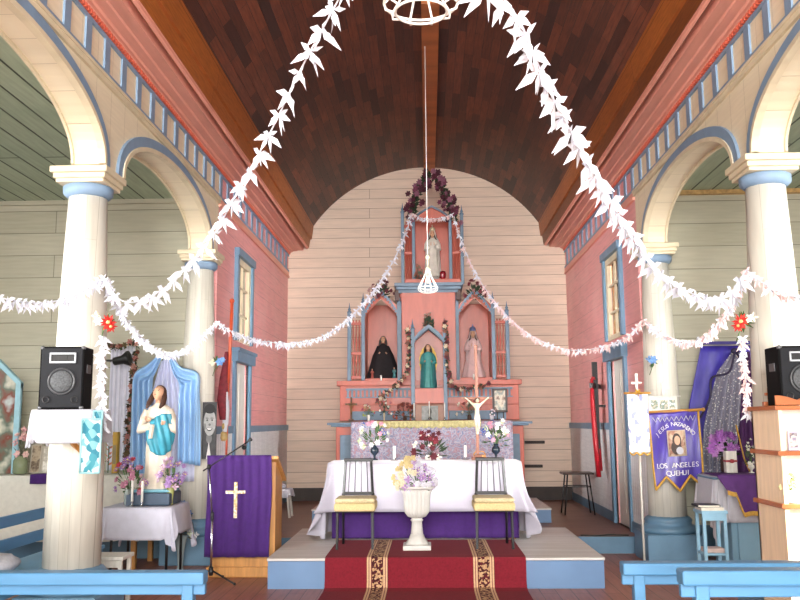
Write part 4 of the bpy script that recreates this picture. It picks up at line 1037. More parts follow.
# ---- lectern
lx = P(238, 560, 8.5).x; ly = 8.60
t = thing('lectern', (lx, ly, 0), 'wooden lectern draped in purple cloth with a pale cross', 'lectern')
b = MB(); b.bbox((lx - .34, ly + .0, 0), (lx + .37, ly + .46, .10), .008); b.build('base', OAK, t)
b = MB(); b.prism([(ly + .04, .10), (ly + .42, .10), (ly + .42, .94), (ly + .04, 1.13)], lx - .30, lx + .335, 'x'); b.build('body', OAK, t)
b = MB(); b.prism([(ly - .02, 1.145), (ly + .47, .90), (ly + .47, .93), (ly - .02, 1.175)], lx - .33, lx + .37, 'x'); b.build('book_board', OAK, t)
b = MB()
def lf(u, v):
    x = lx - .345 + .645 * u + .01 * math.sin(v * 5)
    w = .010 * math.sin(u * 21 + v * 2) * v + .006 * math.sin(u * 47)
    return (x, ly - .035 + w, 1.185 - .985 * v)
b.grid(lf, 70, 16); b.grid(lambda u, v: (lx - .345 + .645 * u, ly - .035 + .30 * v, 1.185 - .145 * v), 20, 3)
o = b.build('purple_cloth', PURPLE, solid=.005); tag(o, 'purple cloth with a pale cross hanging over the lectern', 'cloth')
CR = blotch('cross_lace', ['e9dcc0', 'c9a86c', 'efe6d2', 'd8bf8e'], 60, .7)
b = MB(); q = P(235.5, 482, ly - .05), P(236, 518, ly - .05); xc = (q[0].x + q[1].x) / 2
b.bbox((xc - .017, ly - .062, q[1].z), (xc + .017, ly - .052, q[0].z), .003); zb = P(235, 492, ly - .05).z; b.bbox((xc - .1, ly - .062, zb - .016), (xc + .095, ly - .052, zb + .014), .003)
o2 = b.build('cross_applique', CR, o)
# ---- microphone stand
mx, my = P(211, 572, 8.32).x, 8.32
t = thing('microphone_stand', (mx, my, 0), 'chrome and black microphone stand with angled boom before the lectern', 'microphone stand')
top = P(209, 466, my)
b = MB(); b.tube([(mx, my, .1), (mx, my, .62)], .011, 10); b.tube([(mx, my, .6), (top.x, my, top.z)], .008, 10); b.build('pole', CHROME, t)
b = MB(); b.lathe([(.016, .58), (.018, .6), (.018, .64), (.014, .66)], (mx, my, 0), 12); b.build('clutch', BLACK, t)
b = MB(); b.lathe([(.02, .07), (.025, .1), (.02, .15)], (mx, my, 0), 12); b.build('hub', BLACK, t)
for a in (200, -25, 80):
    b = MB(); b.tube([(mx, my, .12), (mx + .28 * math.cos(R(a)), my + .28 * math.sin(R(a)), .012)], .008, 8); b.ball((mx + .28 * math.cos(R(a)), my + .28 * math.sin(R(a)), .014), .013, 8, 6); b.build('leg', BLACK, t)
e0, e1 = P(203, 471, my), P(246, 443, my - .02); m1 = P(250.5, 439.5, my - .02)
b = MB(); b.tube([e0, e1], .007, 8); b.build('boom', BLACK, t)
b = MB(); b.lathe([(.018, 0), (.022, .02), (.018, .045)], top - Vector((0, 0, .03)), 10); b.build('joint', BLACK, t)
b = MB(); b.tube([e1, e1.lerp(m1, .6), m1, m1 + (m1 - e1) * .25], [.008, .011, .02, .017], 10); b.build('microphone', BLACK, t)

# ---- speaker on the column shelf
def speaker(name, fx0, fx1, pyt, pyb, y, depth, side, label, rot):
    a = P(fx0, pyb, y); c = P(fx1, pyt, y); w = abs(c.x - a.x); h = c.z - a.z; cx = (a.x + c.x) / 2
    base = Vector((cx, y + depth / 2, a.z)); t = thing(name, base, label, 'speaker', 'black loudspeakers on the near columns')
    RM = Matrix.Translation(base) @ Matrix.Rotation(rot, 4, 'Z')
    d = depth / 2
    def N(): return MB().xf(RM)
    b = N(); b.bbox((-w/2, -d, 0), (w/2, d, h), .006); b.build('cabinet', BLACKW, t)
    b = N(); b.bbox((-w/2 + .012, -d - .004, .012), (w/2 - .012, -d + .01, h - .012), .004); b.build('baffle', mat('speaker_baffle', '0b0f18', .8, .2, 40), t)
    b = N(); sx = -.02
    for q in ((-w*.28, w*.32, h*.87, h*.9), (-w*.28, w*.32, h*.73, h*.76), (-w*.28, -w*.245, h*.73, h*.9), (w*.285, w*.32, h*.73, h*.9)): b.bbox((q[0], -d - .014, q[2]), (q[1], -d, q[3]), .002)
    b.build('horn_frame', mat('silver_plastic', 'b9bfc6', .35, .05), t)
    b = N(); b.bbox((-w*.245, -d - .006, h*.76), (w*.285, -d - .002, h*.87), .001); b.bbox((-w*.08, -d - .010, h*.775), (w*.12, -d - .004, h*.855), .001); b.build('horn_tweeter', BLACK, t)
    M2 = RM @ Matrix.Translation((w*.01, -d - .004, h*.44)) @ Matrix.Rotation(R(90), 4, 'X')
    b = MB().xf(M2); b.lathe([(w*.26, 0), (w*.27, .008), (w*.31, .01), (w*.32, 0)], (0, 0, 0), 40); b.build('woofer_ring', mat('dark_grey_ring', '3a3c40', .4, .1), t)
    b = MB().xf(M2); b.lathe([(w*.26, .002), (w*.24, .010), (w*.1, .006), (.001, .012)], (0, 0, 0), 36); wf = b.build('woofer_cone', mat('grey_grille', '55585c', .7, .3, 90), t)
    for s in (-1, 1):
        b = MB().xf(RM @ Matrix.Translation((s*w*.32, -d - .003, h*.15)) @ Matrix.Rotation(R(90), 4, 'X')); b.lathe([(w*.075, 0), (w*.085, .008), (w*.06, .008), (w*.055, .001), (.001, 0)], (0, 0, 0), 20); b.build('bass_port', BLACK, t)
    hx = side * w / 2
    b = N(); b.bbox((hx - .004, -.05, h*.58), (hx + .006, .05, h*.72), .003); b.build('side_handle', mat('grey_handle', '4a4b4f', .5), t)
    for z in (0, h):
        for s in (-1, 1):
            b = N(); b.ball((s*(w/2 - .012), -d + .012, z + (-.01 if z else .01)), (.018, .018, .016), 8, 6); b.build('corner_guard', mat('steel_corner', '77797c', .35, .1, metal=.6), t)
    return t
sp_y = 6.0
t = thing('column_shelf', (-2.6, 6.1, 1.45), 'wooden bracket shelf fixed to the left column under the speaker', 'shelf')
zs = P(60, 411, 6.0).z
xa, xb = P(31, 411, 5.95).x, P(92, 411, 5.95).x
b = MB(); b.bbox((xa, 5.96, zs - .03), (xb, 6.3, zs), .005); b.build('shelf_board', OAK, t)
b = MB(); b.beam((xa + .1, 6.05, zs - .03), (-2.55, 6.25, zs - .3), .03, .03); b.build('bracket_arm', OAK, t)
b = MB(); b.beam((xb - .1, 6.05, zs - .03), (-2.55, 6.25, zs - .3), .03, .03); b.build('bracket_arm', OAK, t)
b = MB()
drape(b, (xa + xb) / 2, 6.13, (xb - xa) / 2 + .005, .18, zs + .008, lambda a: .20 + .035 * abs(math.sin(a * 9)) + .03 * (abs(math.cos(a)) > .8), amp=.016, flare=.008, folds=6, seed=8, n=160, corner=.3)
o = b.build('shelf_cloth', LINENW, solid=.003); tag(o, 'white lace-edged cloth under the left speaker', 'cloth')
speaker('speaker', 36.5, 82, 347, 410, 6.02, .24, 1, 'black loudspeaker with silver horn frame on the left column shelf', R(7)).location.z = zs + .014
# teal printed pennant on the column
def patterned_pennant(px0, px1, pyt, pyb, y, m, label, name='pennant', cat='pennant'):
    a, c = P(px0, pyb, y), P(px1, pyt, y); t = thing(name, ((a.x + c.x) / 2, y, a.z), label, cat)
    b = MB(); b.grid(lambda u, v: (a.x + (c.x - a.x) * u, y + .012 * math.sin(u * 7 + v * 2), a.z + (c.z - a.z) * v), 24, 16); b.build('cloth', m, t, solid=.004)
    b = MB()
    for x0, z0, x1, z1 in ((a.x, a.z, c.x, a.z), (a.x, c.z, c.x, c.z), (a.x, a.z, a.x, c.z), (c.x, a.z, c.x, c.z)): b.tube([(x0, y - .008, z0), (x1, y - .008, z1)], .007, 6)
    return t, b
t, b = patterned_pennant(80, 102, 419, 473, 5.86, blotch('teal_print', ['d5dede', '3f8fa0', 'c0d4d6', '7ab2bc', 'dcdedc', '2f7f94'], 22, .7), 'teal and white printed cloth pennant hanging on the left column')
b.build('border', mat('teal_border', '9fd3dc', .7, .1), t)
t, b = patterned_pennant(93, 103, 411, 440, 5.9, blotch('teal_print', []), 'narrow pale teal cloth behind the printed pennant on the left column'); b.build('border', mat('teal_border', '9fd3dc'), t)

# rosettes on the columns
def rosette(px, py, y, cols, label, group=None, r=.055, leaf=LEAF, n=5):
    c = P(px, py, y); t = thing('flower_rosette', c, label, 'flower', group); rnd = random.Random(px)
    b = MB()
    for i in range(9):
        a = rnd.uniform(0, 6.28); b.blade(c, c + Vector((math.cos(a) * r * 1.5, -.02, math.sin(a) * r * 1.5)), .03)
    b.tube([c, c + Vector((-.05, .02, -.14))], .004, 5); b.build('leaves', leaf, t)
    for i, (k, col, dx, dz, s) in enumerate(cols): bloom_obj(t, c + Vector((dx, -.03, dz)), r * s, k, col, (dx * 3, -1, dz * 2))
    return t
rosette(106, 323, 6.2, [('star', 'c8241c', .03, .0, 1.25), ('star', 'b81e1a', .05, -.03, 1.0), ('rose', 'f0e8dc', -.04, .01, .75), ('four', 'e9e2c8', -.06, .05, .7)], 'red and white artificial flower pinned to the near left column')
rosette(743, 322, 6.2, [('star', 'd62a20', -.03, .0, 1.25), ('star', 'b81e1a', -.05, -.03, 1.0), ('rose', 'f0e8dc', .03, .02, .7), ('four', 'e9e2c8', .06, .03, .7)], 'red and white artificial flower pinned to the near right column')
rosette(217, 363, 9.35, [('rose', '6a9ad8', .04, .01, 1.0), ('rose', '7fa9dd', .07, .03, .7), ('four', 'e9e2c8', -.04, 0, .8)], 'light blue artificial flower on the far left column')
rosette(654, 362, 9.35, [('rose', '6f9ad0', -.02, .02, 1.0), ('rose', 'efe6c8', .05, -.01, .8), ('four', '7fa9dd', -.06, .03, .8)], 'blue and cream artificial flower on the far right column')

# ---- portrait print on the far left column
pc0, pc1 = P(201.5, 459, 9.38), P(217, 402, 9.38)
t = thing('portrait_print', ((pc0.x + pc1.x) / 2, 9.38, pc0.z), 'tall black and white portrait print of a smiling man on the column', 'portrait')
w = pc1.x - pc0.x; h = pc1.z - pc0.z; xm = (pc0.x + pc1.x) / 2
b = MB(); b.bbox((pc0.x, 9.375, pc0.z), (pc1.x, 9.39, pc1.z), .002); b.build('print', mat('print_dark', '4a4a4c', .6, .2, 18), t)
def ell(b, cx, cz, rx, rz, y, n=28, a0=0, a1=2*PI):
    pts = [(cx + rx * math.cos(a0 + (a1 - a0) * k / n), cz + rz * math.sin(a0 + (a1 - a0) * k / n)) for k in range(n)]
    b.prism(pts, y, y + .003)
b = MB(); PMs = [mat('print_light', 'b4b4b2', .6, .14, 30), mat('print_black', '2b2b2d', .6, .1), mat('print_white', 'e6e6e3', .6), mat('print_grey', '7c7c7c', .6, .12, 30)]
z_ = lambda f: pc0.z + h * f
b.cur = 1; ell(b, xm + .02*w, z_(.80), w*.47, h*.17, 9.3735)
b.cur = 3; ell(b, xm, z_(.36), w*.2, h*.09, 9.3735)
b.cur = 0; ell(b, xm + .03*w, z_(.64), w*.43, h*.235, 9.3722)
b.cur = 1; ell(b, xm + .02*w, z_(.87), w*.40, h*.075, 9.3712)
b.cur = 3
for q in (-.16, .2): ell(b, xm + q*w, z_(.715), w*.11, h*.011, 9.3705); 
ell(b, xm + .03*w, z_(.60), w*.085, h*.022, 9.3705); ell(b, xm - .3*w, z_(.57), w*.05, h*.06, 9.3712)
b.cur = 1
for q in (-.15, .2): ell(b, xm + q*w, z_(.68), w*.06, h*.014, 9.3700)
ell(b, xm + .02*w, z_(.545), w*.21, h*.058, 9.3705, a0=PI, a1=2*PI)
b.cur = 2; ell(b, xm + .02*w, z_(.54), w*.17, h*.033, 9.3695, a0=PI, a1=2*PI); b.prism([(pc0.x + w*.32, pc0.z), (pc0.x + w*.5, z_(.3)), (pc0.x + w*.68, pc0.z)], 9.3716, 9.374)
b.build('printed_face', PMs, t)

# ---- furled red procession banner beyond the column
y = 9.72
t = thing('procession_banner', P(226, 440, y), 'furled red procession banner leaning beside the left door', 'banner')
b = MB(); b.tube([P(232, 303, y), P(228.5, 383, y)], .018, 10); b.tube([P(228.5, 383, y), P(224, 520, y)], .013, 8); b.ball(P(232, 301, y), .03, 10, 8); b.build('pole', mat('orange_red_pole', 'c4502e', .45), t)
def strip(b, pts, w, d, n=10):
    rings = []
    pts = [Vector(p) for p in pts]
    for i, p in enumerate(pts):
        ww = w[i] if hasattr(w, '__len__') else w
        rings.append([(p.x + ww * math.cos(2*PI*k/n), p.y + d * (1 + .3 * math.cos(k * 3)) * math.sin(2*PI*k/n), p.z) for k in range(n)])
    b.loft(rings)
b = MB(); strip(b, [P(224, 420, y), P(223, 400, y), P(224, 380, y), P(227, 352, y)], [.05, .07, .055, .02], .04); b.build('furled_cloth', mat('maroon_cloth', '7a2430', .8, .2, 20), t)
b = MB(); strip(b, [P(225, 432, y), P(226, 410, y), P(227, 392, y)], [.03, .04, .02], .03); b.build('white_ribbon', LINEN, t)
b = MB(); b.lathe([(.03, 0), (.045, .03), (.04, .09), (.02, .11), (.03, .16), (.025, .2)], P(224, 441, y), 14); b.build('glass_finial', mat('amber_glass', 'b89a62', .3, .2), t)

# ---- aisle altar: long clothed table along the end wall
ty0 = 9.05
t = thing('side_altar_table', (-4.2, 9.4, 0), 'long table against the left aisle end wall, hidden by a white cloth', 'table')
b = MB(); b.bbox((-5.3, ty0, .93), (-3.05, 9.7, .96), .005); b.build('tabletop', OAK, t)
for x in (-5.25, -3.1):
    for yy in (ty0 + .05, 9.65): b = MB(); b.beam((x, yy, 0), (x, yy, .93), .05, .05); b.build('leg', OAK, t)
b = MB(); drape(b, -4.175, 9.38, 1.14, .34, .97, lambda a: .66 + .02 * math.sin(a * 7), amp=.02, flare=.02, folds=11, seed=3, n=200)
o = b.build('side_altar_cloth', mat('cream_linen', 'd6d5cc', .9, .05, 20), solid=.004); tag(o, 'long white cloth over the side altar table in the left aisle', 'tablecloth')
b = MB(); q0, q1 = P(30, 484, 9.0), P(47, 471, 9.0)
b.grid(lambda u, v: (q0.x + (q1.x - q0.x) * u, 8.99 + .005 * math.sin(u * 9), q0.z + (.985 - q0.z) * v), 10, 6); b.grid(lambda u, v: (q0.x + (q1.x - q0.x) * u, 8.99 + .25 * v, .985), 6, 3)
o = b.build('purple_cloth', PURPLE, solid=.004); tag(o, 'small purple cloth over the edge of the left side altar table', 'cloth')
ZL = .98
# framed painting in blue frame
fx0, fx1 = P(-14, 470, 9.25).x, P(17, 470, 9.25).x
t = thing('framed_picture', (fx0, 9.3, ZL), 'large religious picture in a pale blue pointed frame, far left', 'picture')
zt_, zs_ = P(8, 374, 9.25).z, P(17, 388, 9.25).z
fm = (fx0 + fx1) / 2 - .1; fx0 = fm - (fx1 - fm)
for pts in (((fx0, ZL), (fx0, zs_)), ((fx1 - .03, ZL), (fx1 - .03, zs_))):
    b = MB(); b.bbox((pts[0][0] - .03, 9.23, ZL), (pts[0][0] + .03, 9.29, zs_ + .05), .006); b.build('frame_side', mat('pale_blue_frame', '9cc9d8', .5, .08), t)
b = MB(); b.prism([(fx0, zs_), (fm, zt_ + .1), (fx1, zs_), (fx1, zs_ + .06), (fm, zt_ + .17), (fx0, zs_ + .06)], 9.22, 9.29); b.build('frame_top', mat('pale_blue_frame', '9cc9d8'), t)
b = MB(); b.prism([(fx0, ZL), (fx1, ZL), (fx1, zs_ + .01), (fm, zt_ + .11), (fx0, zs_ + .01)], 9.27, 9.29); b.build('picture', blotch('religious_picture', ['3f5a3c', '8c8f7a', 'c9c7b8', '5f6f62', '7b3a2c', 'b9c4c4'], 3.2, .35, kind='noise'), t)
bouquet('flower_vase', (P(20, 470, 9.2).x, 9.2, ZL), .075, .19, 'jar', glassy('greenish_glass', '8f9a78', .1, .75), .09, .28, [('four', 'e8b4b8', 9), ('rose', 'e9c4bd', 6)], 'square glass vase of tall pink flowers on the left side altar', 'vase of flowers', leaves=16, r=.035, seed=51, leafm=mat('grey_leaf', '6b6f5c'))
def photo(px0, px1, pyt, y, label, m, lean=.03, z=ZL):
    a = P(px0, 470, y).x; c = P(px1, 470, y).x; zt = P(px0, pyt, y).z; t = thing('photo_frame', ((a + c) / 2, y, z), label, 'picture')
    b = MB(); b.xf(Matrix.Translation(((a + c) / 2, y, z)) @ Matrix.Rotation(R(-8), 4, 'X')); w = (c - a) / 2; h = zt - z
    for q in ((-w, w, 0, .015), (-w, w, h - .015, h), (-w, -w + .015, 0, h), (w - .015, w, 0, h)): b.bbox((q[0], -.008, q[2]), (q[1], .008, q[3]), .002)
    b.build('frame', mat('pale_frame', 'b9b0a0', .5, .1), t)
    b = MB(); b.xf(Matrix.Translation(((a + c) / 2, y, z)) @ Matrix.Rotation(R(-8), 4, 'X')); b.box((-w + .01, -.003, .01), (w - .01, .003, h - .01)); b.build('picture', m, t)
    return t
photo(29, 40, 444, 9.3, 'small brown photo frame beside the glass vase', blotch('photo_print_a', ['8c7a66', 'b9a88f', '5c4c3f', 'a8957c'], 9, .4, kind='noise'))
photo(40.5, 49, 446, 9.22, 'small pale card next to the near left column', blotch('photo_print_b', ['d9d4c8', 'a8a497', 'e9e6dd', 'b9b3a4'], 9, .4, kind='noise'))
# white curtain niche framed with flowers, lamp in it
ya = 9.6
b = MB(); a0, a1 = P(106, 480, ya).x, P(131, 480, ya).x; z1 = P(120, 346, ya).z
curtain(b, a0, a1, ya, .99, z1, 5, .018, seed=5); o = b.build('niche_curtain', mat('lilac_white_sheer', 'dfe0ee', .8, .05, 10), solid=.004); tag(o, 'white hanging curtain framed by the flower garland, left of the blue drapery', 'curtain')
flower_string('flower_garland', [P(100, 346, 9.5), P(118, 348, 9.5), P(136, 344, 9.5), P(134, 375, 9.5), P(131, 405, 9.5), P(128, 440, 9.5), P(127, 470, 9.5)], 'garland of brown and pink leaves and roses framing the white curtain',
              ['8a4b3c', '6b5a3a', 'b87a72', '4f3a2a', 'c79488'], .042, .034, seed=9, jitter=.02, leafn=3)
t = thing('spotlight', P(118, 360, 9.45), 'small black spotlight on a bracket in front of the white curtain', 'lamp')
c = P(121, 360, 9.42)
b = MB(); b.xf(Matrix.Translation(c) @ Matrix.Rotation(R(78), 4, 'Y')); b.lathe([(.03, -.09), (.045, -.08), (.05, .02), (.085, .08), (.085, .10), (.05, .09)], (0, 0, 0), 20); b.build('lamp_head', BLACK, t)
b = MB(); b.tube([c + Vector((-.05, .05, 0)), c + Vector((-.18, .05, 0)), c + Vector((-.18, .3, 0))], .012, 6); b.build('bracket', mat('dark_grey_ring', '3a3c40'), t)
t = thing('salmon_figurine', P(110, 469, 9.3), 'slim salmon-coloured paper flower spray beside the yellow candle box', 'ornament')
c = Vector((P(108, 470, 9.3).x, 9.3, ZL)); b = MB()
for i in range(16): z = c.z + .08 + i * .022; a = i * 2.4; b.blade((c.x, c.y, z), (c.x + .05 * math.cos(a), c.y + .03 * math.sin(a), z + .04), .03)
b.build('petals', mat('salmon_petals', 'd98a70', .7, .15), t); b = MB(); b.tube([c, c + Vector((0, 0, .42))], .006, 6); b.build('stem', LEAF, t)
t = thing('yellow_box', (P(116, 470, 9.25).x, 9.25, ZL), 'narrow mustard yellow box standing on the side altar', 'box')
a, c = P(113, 470, 9.25).x, P(119.5, 432, 9.25); b = MB(); b.bbox((a, 9.2, ZL), (c.x, 9.28, c.z), .006); b.build('box_body', mat('mustard_card', 'b99438', .6, .12, 20), t); b = MB(); b.bbox((a + .01, 9.195, ZL + .1), (c.x - .01, 9.2, ZL + .3), .001); b.build('box_label', mat('dull_label', '8f8060', .6), t)

# ---- satin drapery behind Mary
SATB = mat('light_blue_satin', '8fb8e2', .32, .1, 5, stretch=(3, 3, .6)); SHEER = mat('lilac_sheer', 'ccd0ea', .6, .06, 8)
yd = 9.3
pk = P(165, 352, yd)
b = MB(); L0, L1 = P(144, 480, yd), P(192, 480, yd); Lz = P(165, 482, yd).z
def back(u, v):
    xb = L0.x + (L1.x - L0.x) * u; k = min(1, (1 - v) * 2.2) ** .6
    return (pk.x + (xb - pk.x) * max(.12, k), yd + .07 + .02 * math.sin(u * 40), Lz + (pk.z - Lz) * v)
b.grid(back, 60, 20); o = b.build('sheer_curtain', SHEER, solid=.003); tag(o, 'pale lilac gathered curtain directly behind the statue of Mary', 'curtain')
def satin(pts_in, pts_out, label):
    A = catmull(pts_in, 8); B = catmull(pts_out, 8); n = min(len(A), len(B)) - 1
    b = MB()
    def f(u, v):
        i = min(int(v * n), n); p = A[i].lerp(B[i], u); g = .028 * math.sin(u * 24 + v * 4) * min(1, v * 3 + .25)
        sag = -.11 * math.sin(u * PI) * max(0, math.sin(min(v * 2.2, 1) * PI))
        return (p.x, p.y + g, p.z + sag)
    b.grid(f, 36, n); o = b.build('satin_drapery', SATB, solid=.004); return tag(o, label, 'drapery', 'blue satin drapery around the statue')
def PP(y, *pp): return [P(a, b_, y) for a, b_ in pp]
satin(PP(yd, (163, 353), (158, 366), (152, 380), (152, 410), (151, 440), (152, 478)), PP(yd, (162, 352), (148, 364), (134, 374), (131, 398), (130, 430), (129, 478)), 'blue satin drapery swagged on the left of the statue of Mary')
satin(PP(9.2, (167, 353), (172, 366), (178, 384), (178, 398), (178, 430), (178, 462)), PP(9.16, (170, 352), (180, 366), (198, 373), (199, 395), (200, 430), (200, 466)), 'blue satin drapery swagged on the right of the statue of Mary')
rosette(165, 356, 9.36, [('rose', 'f2f2f0', 0, 0, .8), ('four', 'e6e9d8', -.05, .0, .8), ('four', 'e6e9d8', .05, .01, .8)], 'small white flower where the blue drapery is gathered', r=.045)

b = MB(); a = P(165, 352, 9.2); b.tube([(a.x, 9.14, a.z), (a.x, YE, a.z + .01)], .012, 8); b.ball((a.x, 9.14, a.z), .02, 8, 6); o = b.build('curtain_hook', WHITEP); tag(o, 'white wall hook from which the blue satin drapery hangs', 'hook')
# ---- small table with lilac-white cloth and the statue
TT = .70; sy = 8.62
t = thing('statue_table', (-2.9, sy, 0), 'small black-legged table carrying the statue of Mary', 'table')
tx0, tx1 = P(102, 502, 8.35).x, P(172, 502, 8.35).x
b = MB(); b.bbox((tx0 + .02, 8.37, TT - .03), (tx1 - .02, 8.95, TT - .005), .004); b.build('tabletop', OAK, t)
for x in (tx0 + .08, tx1 - .06):
    for yy in (8.42, 8.9): b = MB(); b.tube([(x, yy, 0), (x, yy, TT - .03)], .014, 8); b.build('leg', BLACK, t)
b = MB(); drape(b, (tx0 + tx1) / 2, 8.66, (tx1 - tx0) / 2, .31, TT, lambda a: .26 + .17 * max(0, abs(math.sin(2 * a)) - .55) / .45 + .04 * math.sin(a * 3), amp=.02, flare=.05, folds=5, seed=12, n=140, corner=.6)
o = b.build('statue_tablecloth', mat('lilac_white_cloth', 'ccccdc', .85, .05, 12), solid=.004); tag(o, 'lilac-white cloth on the small table under the statue of Mary', 'tablecloth')
TT += .008
sx_ = P(154, 500, 8.6).x
WR = mat('cream_painted_robe', 'e3d6c4', .5, .08, 10); MAR = mat('turquoise_mantle', '3c9cb4', .4, .12, 10)
mp = [(0, .118, .10), (.03, .12, .10), (.2, .112, .10), (.4, .118, .10), (.52, .118, .09), (.6, .108, .08), (.68, .112, .08), (.75, .118, .07), (.79, .105, .06), (.815, .07, .045), (.835, .035, .035)]
zst = TT + .14
b = MB(); b.bbox((sx_ - .24, 8.45, TT), (sx_ + .2, 8.86, TT + .12), .015); o = b.build('blue_plinth', mat('slate_blue_plinth', '44566c', .5, .12, 8)); tag(o, 'dark slate-blue plinth under the statue of Mary', 'plinth')
st = statue('madonna_statue', (sx_, 8.66, TT + .121), 1.06, 'large statue of Mary in cream robe and turquoise mantle, gazing up', WR, hair='4a2c20', prof=mp, tilt=R(-24), yaw=R(-12), pose='cross', lean=.015)
hb = st.location; H = 1.06
b = MB(); b.xf(Matrix.Translation(hb))
# mantle wrapped round the front of the figure, hem swinging up to the right shoulder
def man(u, v):
    a = R(-165 + 190 * u); z = .46 + .27 * v - .12 * math.sin(u * PI) * (1 - v)
    if u < .5: z -= (0.5 - u) * .18 * v
    rr = .098 + .01 * math.sin(u * 34 + v * 8) + .022 * math.sin(v * PI)
    return (rr * 1.05 * math.cos(a) * H + .03, rr * .95 * math.sin(a) * H - .015, z * H)
b.grid(man, 50, 22); b.build('mantle', MAR, st, solid=.012)
b = MB(); b.xf(Matrix.Translation(hb))
b.grid(lambda u, v: ((.10 + .012*math.sin(v*9)) * H * math.cos(R(20 + 130 * u)), (.1) * H * math.sin(R(20 + 130 * u)) + .01, (.1 + .68 * v) * H), 24, 14); b.build('mantle_back', MAR, st, solid=.012)
b = MB(); b.xf(Matrix.Translation(hb)); b.grid(lambda u, v: (-.02 + .035 * u - .02 * (1 - v), -.175 + .01 * math.sin(u * 9), (.50 + .13 * v) * H), 8, 8); b.build('veil_end', WR, st, solid=.006)
b = MB(); b.xf(Matrix.Translation(hb)); b.bbox((-.19, -.15, -.0), (.19, .16, .03), .014); b.build('cloud_base', mat('sea_blue_base', '7fb9cc', .5, .1), st)
bouquet('flower_vase', (P(129, 500, 8.5).x, 8.5, TT), .05, .16, 'jar', glassy('clear_glass', 'b9c6c4', .05, .55), .17, .30, [('star', 'a77cc0', 14), ('rose', 'c4849c', 8), ('star', 'd9a3c4', 6), ('rose', 'c4404c', 4)], 'glass vase of purple and pink flowers left of the statue of Mary', 'vase of flowers', leaves=34, r=.04, seed=61)
bouquet('flower_vase', (P(172, 502, 8.55).x - .02, 8.55, TT), .05, .2, 'tall', mat('yellowish_green_vase', 'b9bd72', .3, .15, 8), .16, .24, [('star', 'a77cc0', 15), ('rose', 'b590c9', 8), ('four', 'e3c4d9', 6)], 'yellow-green vase of purple flowers right of the statue of Mary', 'vase of flowers', leaves=34, r=.038, seed=62)
candle((P(132, 500, 8.42).x, 8.42, TT), .26, .012, 'white candle in a silver holder on the statue table, left one of the pair', 'candle pair before the statue')
candle((P(142, 500, 8.42).x, 8.42, TT), .24, .012, 'white candle in a silver holder on the statue table, right one of the pair', 'candle pair before the statue')
# tall glass stand with blue flowers
gx = P(182, 566, 8.6); gx = PZ(180, 571, 0)
bouquet('flower_stand', (gx.x, gx.y, 0), .07, .36, 'flare', glassy('milky_glass', 'b9c9cc', .2, .8), .16, .34, [('rose', '4f86c9', 6), ('rose', '6f9fd6', 4), ('four', 'e9ecf0', 7), ('four', 'c9d4c0', 4)], 'tall glass vase of blue and white flowers on the floor by the lectern', 'vase of flowers', leaves=26, r=.045, seed=63, leafm=mat('grey_leaf', '6b6f5c'))
# low white stool bottom left
s0 = P(97, 556, 7.1); s1 = P(127, 556, 7.1); zt_ = PZ(113, 556, .42)
t = thing('stool', (s0.x + .12, 7.2, 0), 'low white painted wooden stool behind the near left column', 'stool')
yy = zt_.y; xs0, xs1 = P(92, 556, yy).x, P(128, 556, yy).x
b = MB(); b.bbox((xs0, yy - .12, .40), (xs1, yy + .16, .43), .005); b.build('seat', WHITEP, t)
for x in (xs0 + .03, xs1 - .03):
    for q in (yy - .09, yy + .12): b = MB(); b.beam((x, q, 0), (x, q, .40), .03, .03); b.build('leg', WHITEP, t)
b = MB(); b.bbox((xs0 + .02, yy - .1, .34), (xs1 - .02, yy - .08, .40), .003); b.build('apron', WHITEP, t)
# small white stool behind the lectern
q = PZ(281, 517, ZC); t = thing('stool', (q.x, q.y, ZC), 'small white cloth-covered stool behind the lectern', 'stool')
b = MB(); b.bbox((q.x - .13, q.y - .13, ZC + .36), (q.x + .13, q.y + .13, ZC + .39), .005); b.build('seat', WHITEP, t)
for a in (-1, 1):
    for c in (-1, 1): b = MB(); b.beam((q.x + a * .14, q.y + c * .12, ZC), (q.x + a * .1, q.y + c * .1, ZC + .36), .025, .025); b.build('leg', WHITEP, t)
b = MB(); drape(b, q.x, q.y, .14, .14, ZC + .395, lambda a: .10 + .02 * math.sin(3 * a), amp=.015, flare=.02, folds=4, n=60); o = b.build('stool_cloth', LINEN, solid=.004); tag(o, 'crumpled white cloth lying on the small stool behind the lectern', 'cloth')
b = MB(); b.ball((q.x - .02, q.y, ZC + .44), (.09, .08, .045), 12, 8, lambda p, d: p * (1 + .18 * math.sin(d.x * 9 + d.z * 7))); o = b.build('cloth_bundle', LINEN); tag(o, 'bundled white cloth on top of the small stool behind the lectern', 'cloth')

# ---- benches
BSEAT = mat('bench_seat_blue', '6fa9cf', .4, .07, 5)
def bench(loc, rz, L, label='', flip=False, group='blue wooden benches', th=.85):
    t = thing('bench', (0, 0, 0), label, 'bench', group)
    # local: x along the bench from 0 to L, back at y=0, seat towards -y
    b = MB(); b.bbox((0, -.045, th - .055), (L, .045, th), .008); b.bbox((0, -.02, th - .10), (L, .012, th - .05), .004); b.build('top_rail', BENCHB, t)
    b = MB(); b.bbox((.05, -.02, .58), (L - .05, .005, .66), .004); b.build('middle_rail', BENCHB, t)
    b = MB(); b.bbox((0, -.42, .42), (L, .0, .45), .008); b.build('seat', BSEAT, t)
    b = MB(); b.bbox((.03, -.40, .35), (L - .03, -.38, .42), .003); b.build('seat_apron', BENCHB, t)
    for x in (.05, L - .10):
        b = MB(); b.bbox((x, -.03, 0), (x + .05, .03, th - .05), .005); b.build('rear_post', BENCHB, t)
        b = MB(); b.bbox((x, -.40, 0), (x + .07, -.34, .42), .005); b.build('front_leg', BENCHB, t)
    t.location = loc; t.rotation_euler = (0, 0, rz); return t
